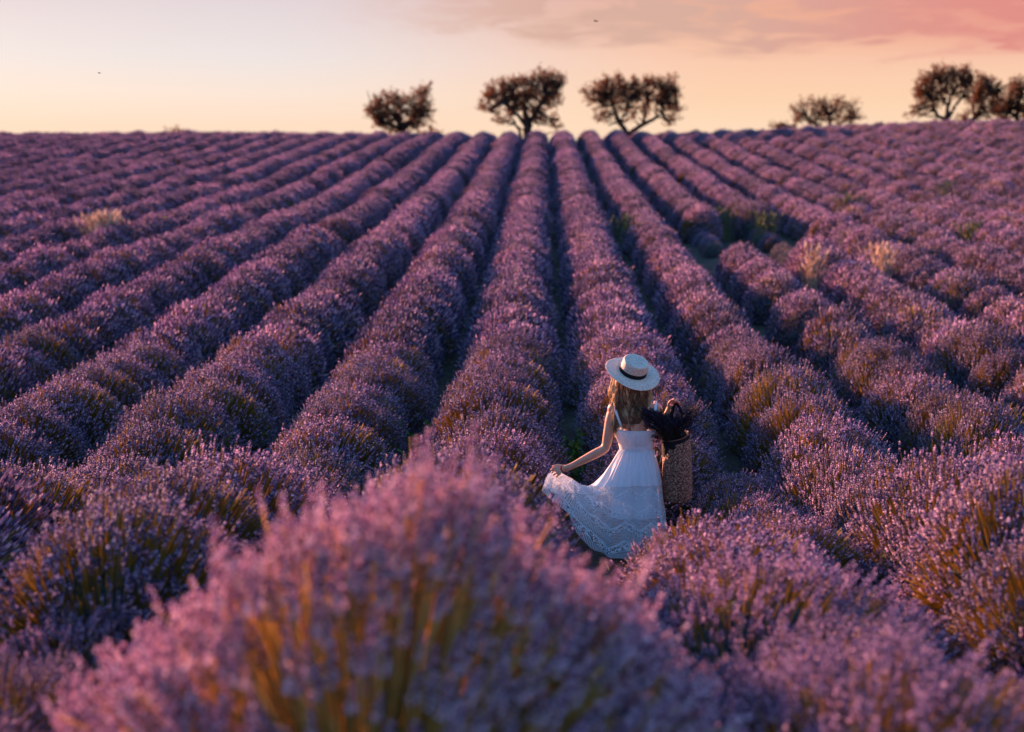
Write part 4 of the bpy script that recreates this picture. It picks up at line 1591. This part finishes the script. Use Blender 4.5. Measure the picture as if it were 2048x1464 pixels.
lathe_obj('ribbon', [(.1000, .002), (.1015, .004), (.1010, .020), (.1003, .033), (.0985, .034)], M_BLACK, hat, 64)

# ------------------------------------------------------------------ basket on her arm
bb = bpy.data.objects.new('basket', None)
COL.objects.link(bb)
BORG = Zp(935, 1075, -.03)
bb.location = BORG
bb['label'] = 'tall woven palm basket with black rim hanging from her bent right arm'
bb['category'] = 'basket'


def Zb(zx, zy, dy=0.0):
    return Zp(zx, zy, dy) - BORG


rows, cols = 110, 144
GB = np.zeros((rows, cols, 3))
for i in range(rows):
    t = i / (rows - 1)                                              # 0 rim .. 1 bottom
    e = min(1, (1 - t) / .07) if t > .93 else 1
    zx = np.interp(t, [0, .4, .8, 1], [932, 937, 940, 938])
    zy = np.interp(t, [0, 1], [668, 1062])
    rx = np.interp(t, [0, .15, .5, .8, .93, 1], [87, 92, 96, 95, 90, 80]) / 891 * (.25 + .75 * e ** .5)
    ry = rx * 1.25
    c_ = Zb(zx, zy, .02)
    for j in range(cols):
        a = 2 * math.pi * j / cols
        # plaited rows slanting one way then the other
        w_ = .0009 * math.sin((i * .9 + (j % 12 if j % 24 < 12 else 24 - j % 24) * .9)) + .0012 * math.sin(j * math.pi / 2 + i * math.pi / 2)
        GB[i, j] = (c_.x + (rx + w_) * math.cos(a), c_.y - (ry + w_) * math.sin(a), c_.z + .030 * math.cos(a) * (1 - t) ** 2)
uvgrid('basket_body', GB, [M_BASKET], lambda t: 0, bb, smooth=False)
RB = np.zeros((14, 72, 3))
for i in range(14):
    t = i / 13
    c_ = Zb(925, 640 + 104 * t, .02)
    bul = .006 * math.sin(t * math.pi)
    for j in range(72):
        a = 2 * math.pi * j / 72
        rx = .090 + bul + .003 + .002 * math.sin(7 * a + 3 * t)
        RB[i, j] = (c_.x + rx * math.cos(a), c_.y - rx * 1.22 * math.sin(a), c_.z + .026 * math.cos(a) - t * .016 * math.sin(2 * a + 1.0) - t * .007 * math.sin(5 * a))
rimo = uvgrid('rim_band', RB, [M_BLACK], lambda t: 0, bb)
# thin plaited edging on the band
c_ = Zb(925, 643, .02)
ed = [(c_.x + .097 * math.cos(a), c_.y - .117 * math.sin(a), c_.z + .026 * math.cos(a)) for a in np.linspace(0, 2 * math.pi, 40)]
tube_obj('plaited_edging', ed, [.004, .004], M_BASKET, bb, 6, n=120)
for dyh, sx in ((-.07, 0), (.06, 8)):
    tube_obj('handle', [Zb(872 + sx, 690, dyh), Zb(890 + sx, 560, dyh * .7), Zb(905 + sx, 470, dyh * .3 - .02), Zb(930, 440, -.02), Zb(958, 475, dyh * .3 - .02), Zb(972, 560, dyh * .7),
                        Zb(982, 670, dyh)], [.009, .010, .011, .011, .011, .010, .009], M_BLACK, bb, 8, n=40)

# bouquet of dark lavender standing in the basket
bq = bpy.data.objects.new('lavender_bouquet', None)
COL.objects.link(bq)
QORG = Zp(918, 700, .0)
bq.location = QORG
bq['label'] = 'dark dried lavender bouquet sticking out of the basket'
bq['category'] = 'bouquet'
r = np.random.default_rng(9)
nb = 330
u = r.uniform(0, 1, nb)
tx = np.interp(u, [0, .25, .6, .85, 1], [740, 800, 890, 970, 1035]) + r.normal(0, 12, nb)
ty = np.interp(tx, [735, 800, 860, 920, 980, 1040], [480, 500, 530, 560, 510, 460]) + np.abs(r.normal(0, 1, nb)) * 55
b_ = np.array([tuple(Zp(r.uniform(868, 968), 700, r.uniform(-.06, .06)) - QORG) for _ in range(nb)])
t_ = np.array([tuple(Zp(tx[i], ty[i], r.uniform(-.15, .02)) - QORG) for i in range(nb)])
c_ = b_ * .5 + t_ * .5
c_[:, 0] = b_[:, 0] * .75 + t_[:, 0] * .25
Pq = bezier(b_, c_, t_, np.linspace(0, 1, 5))
mb = MB()
V, f = tubes(Pq, np.full(Pq.shape[:2], .0016), 3)
mb.add(V, f)
obj('stems', mb.mesh('stems', [M_BOUQST]), bq, kind='stuff')
mb = MB()
d_ = unit(unit(t_ - c_) + r.normal(0, .12, t_.shape))
for i in range(3):
    pv, pf = spike_fine(40 + i)
    V, f = place(pv, pf, t_[i::3], d_[i::3], r.uniform(.9, 1.35, len(t_[i::3])), r.uniform(0, 6, len(t_[i::3])))
    mb.add(V, f)
Pm = bezier(b_, c_, t_, np.linspace(.35, .8, 2))[:, ::1].reshape(-1, 3)
obj('flower_spikes', mb.mesh('flower_spikes', [M_BOUQ]), bq, kind='stuff')
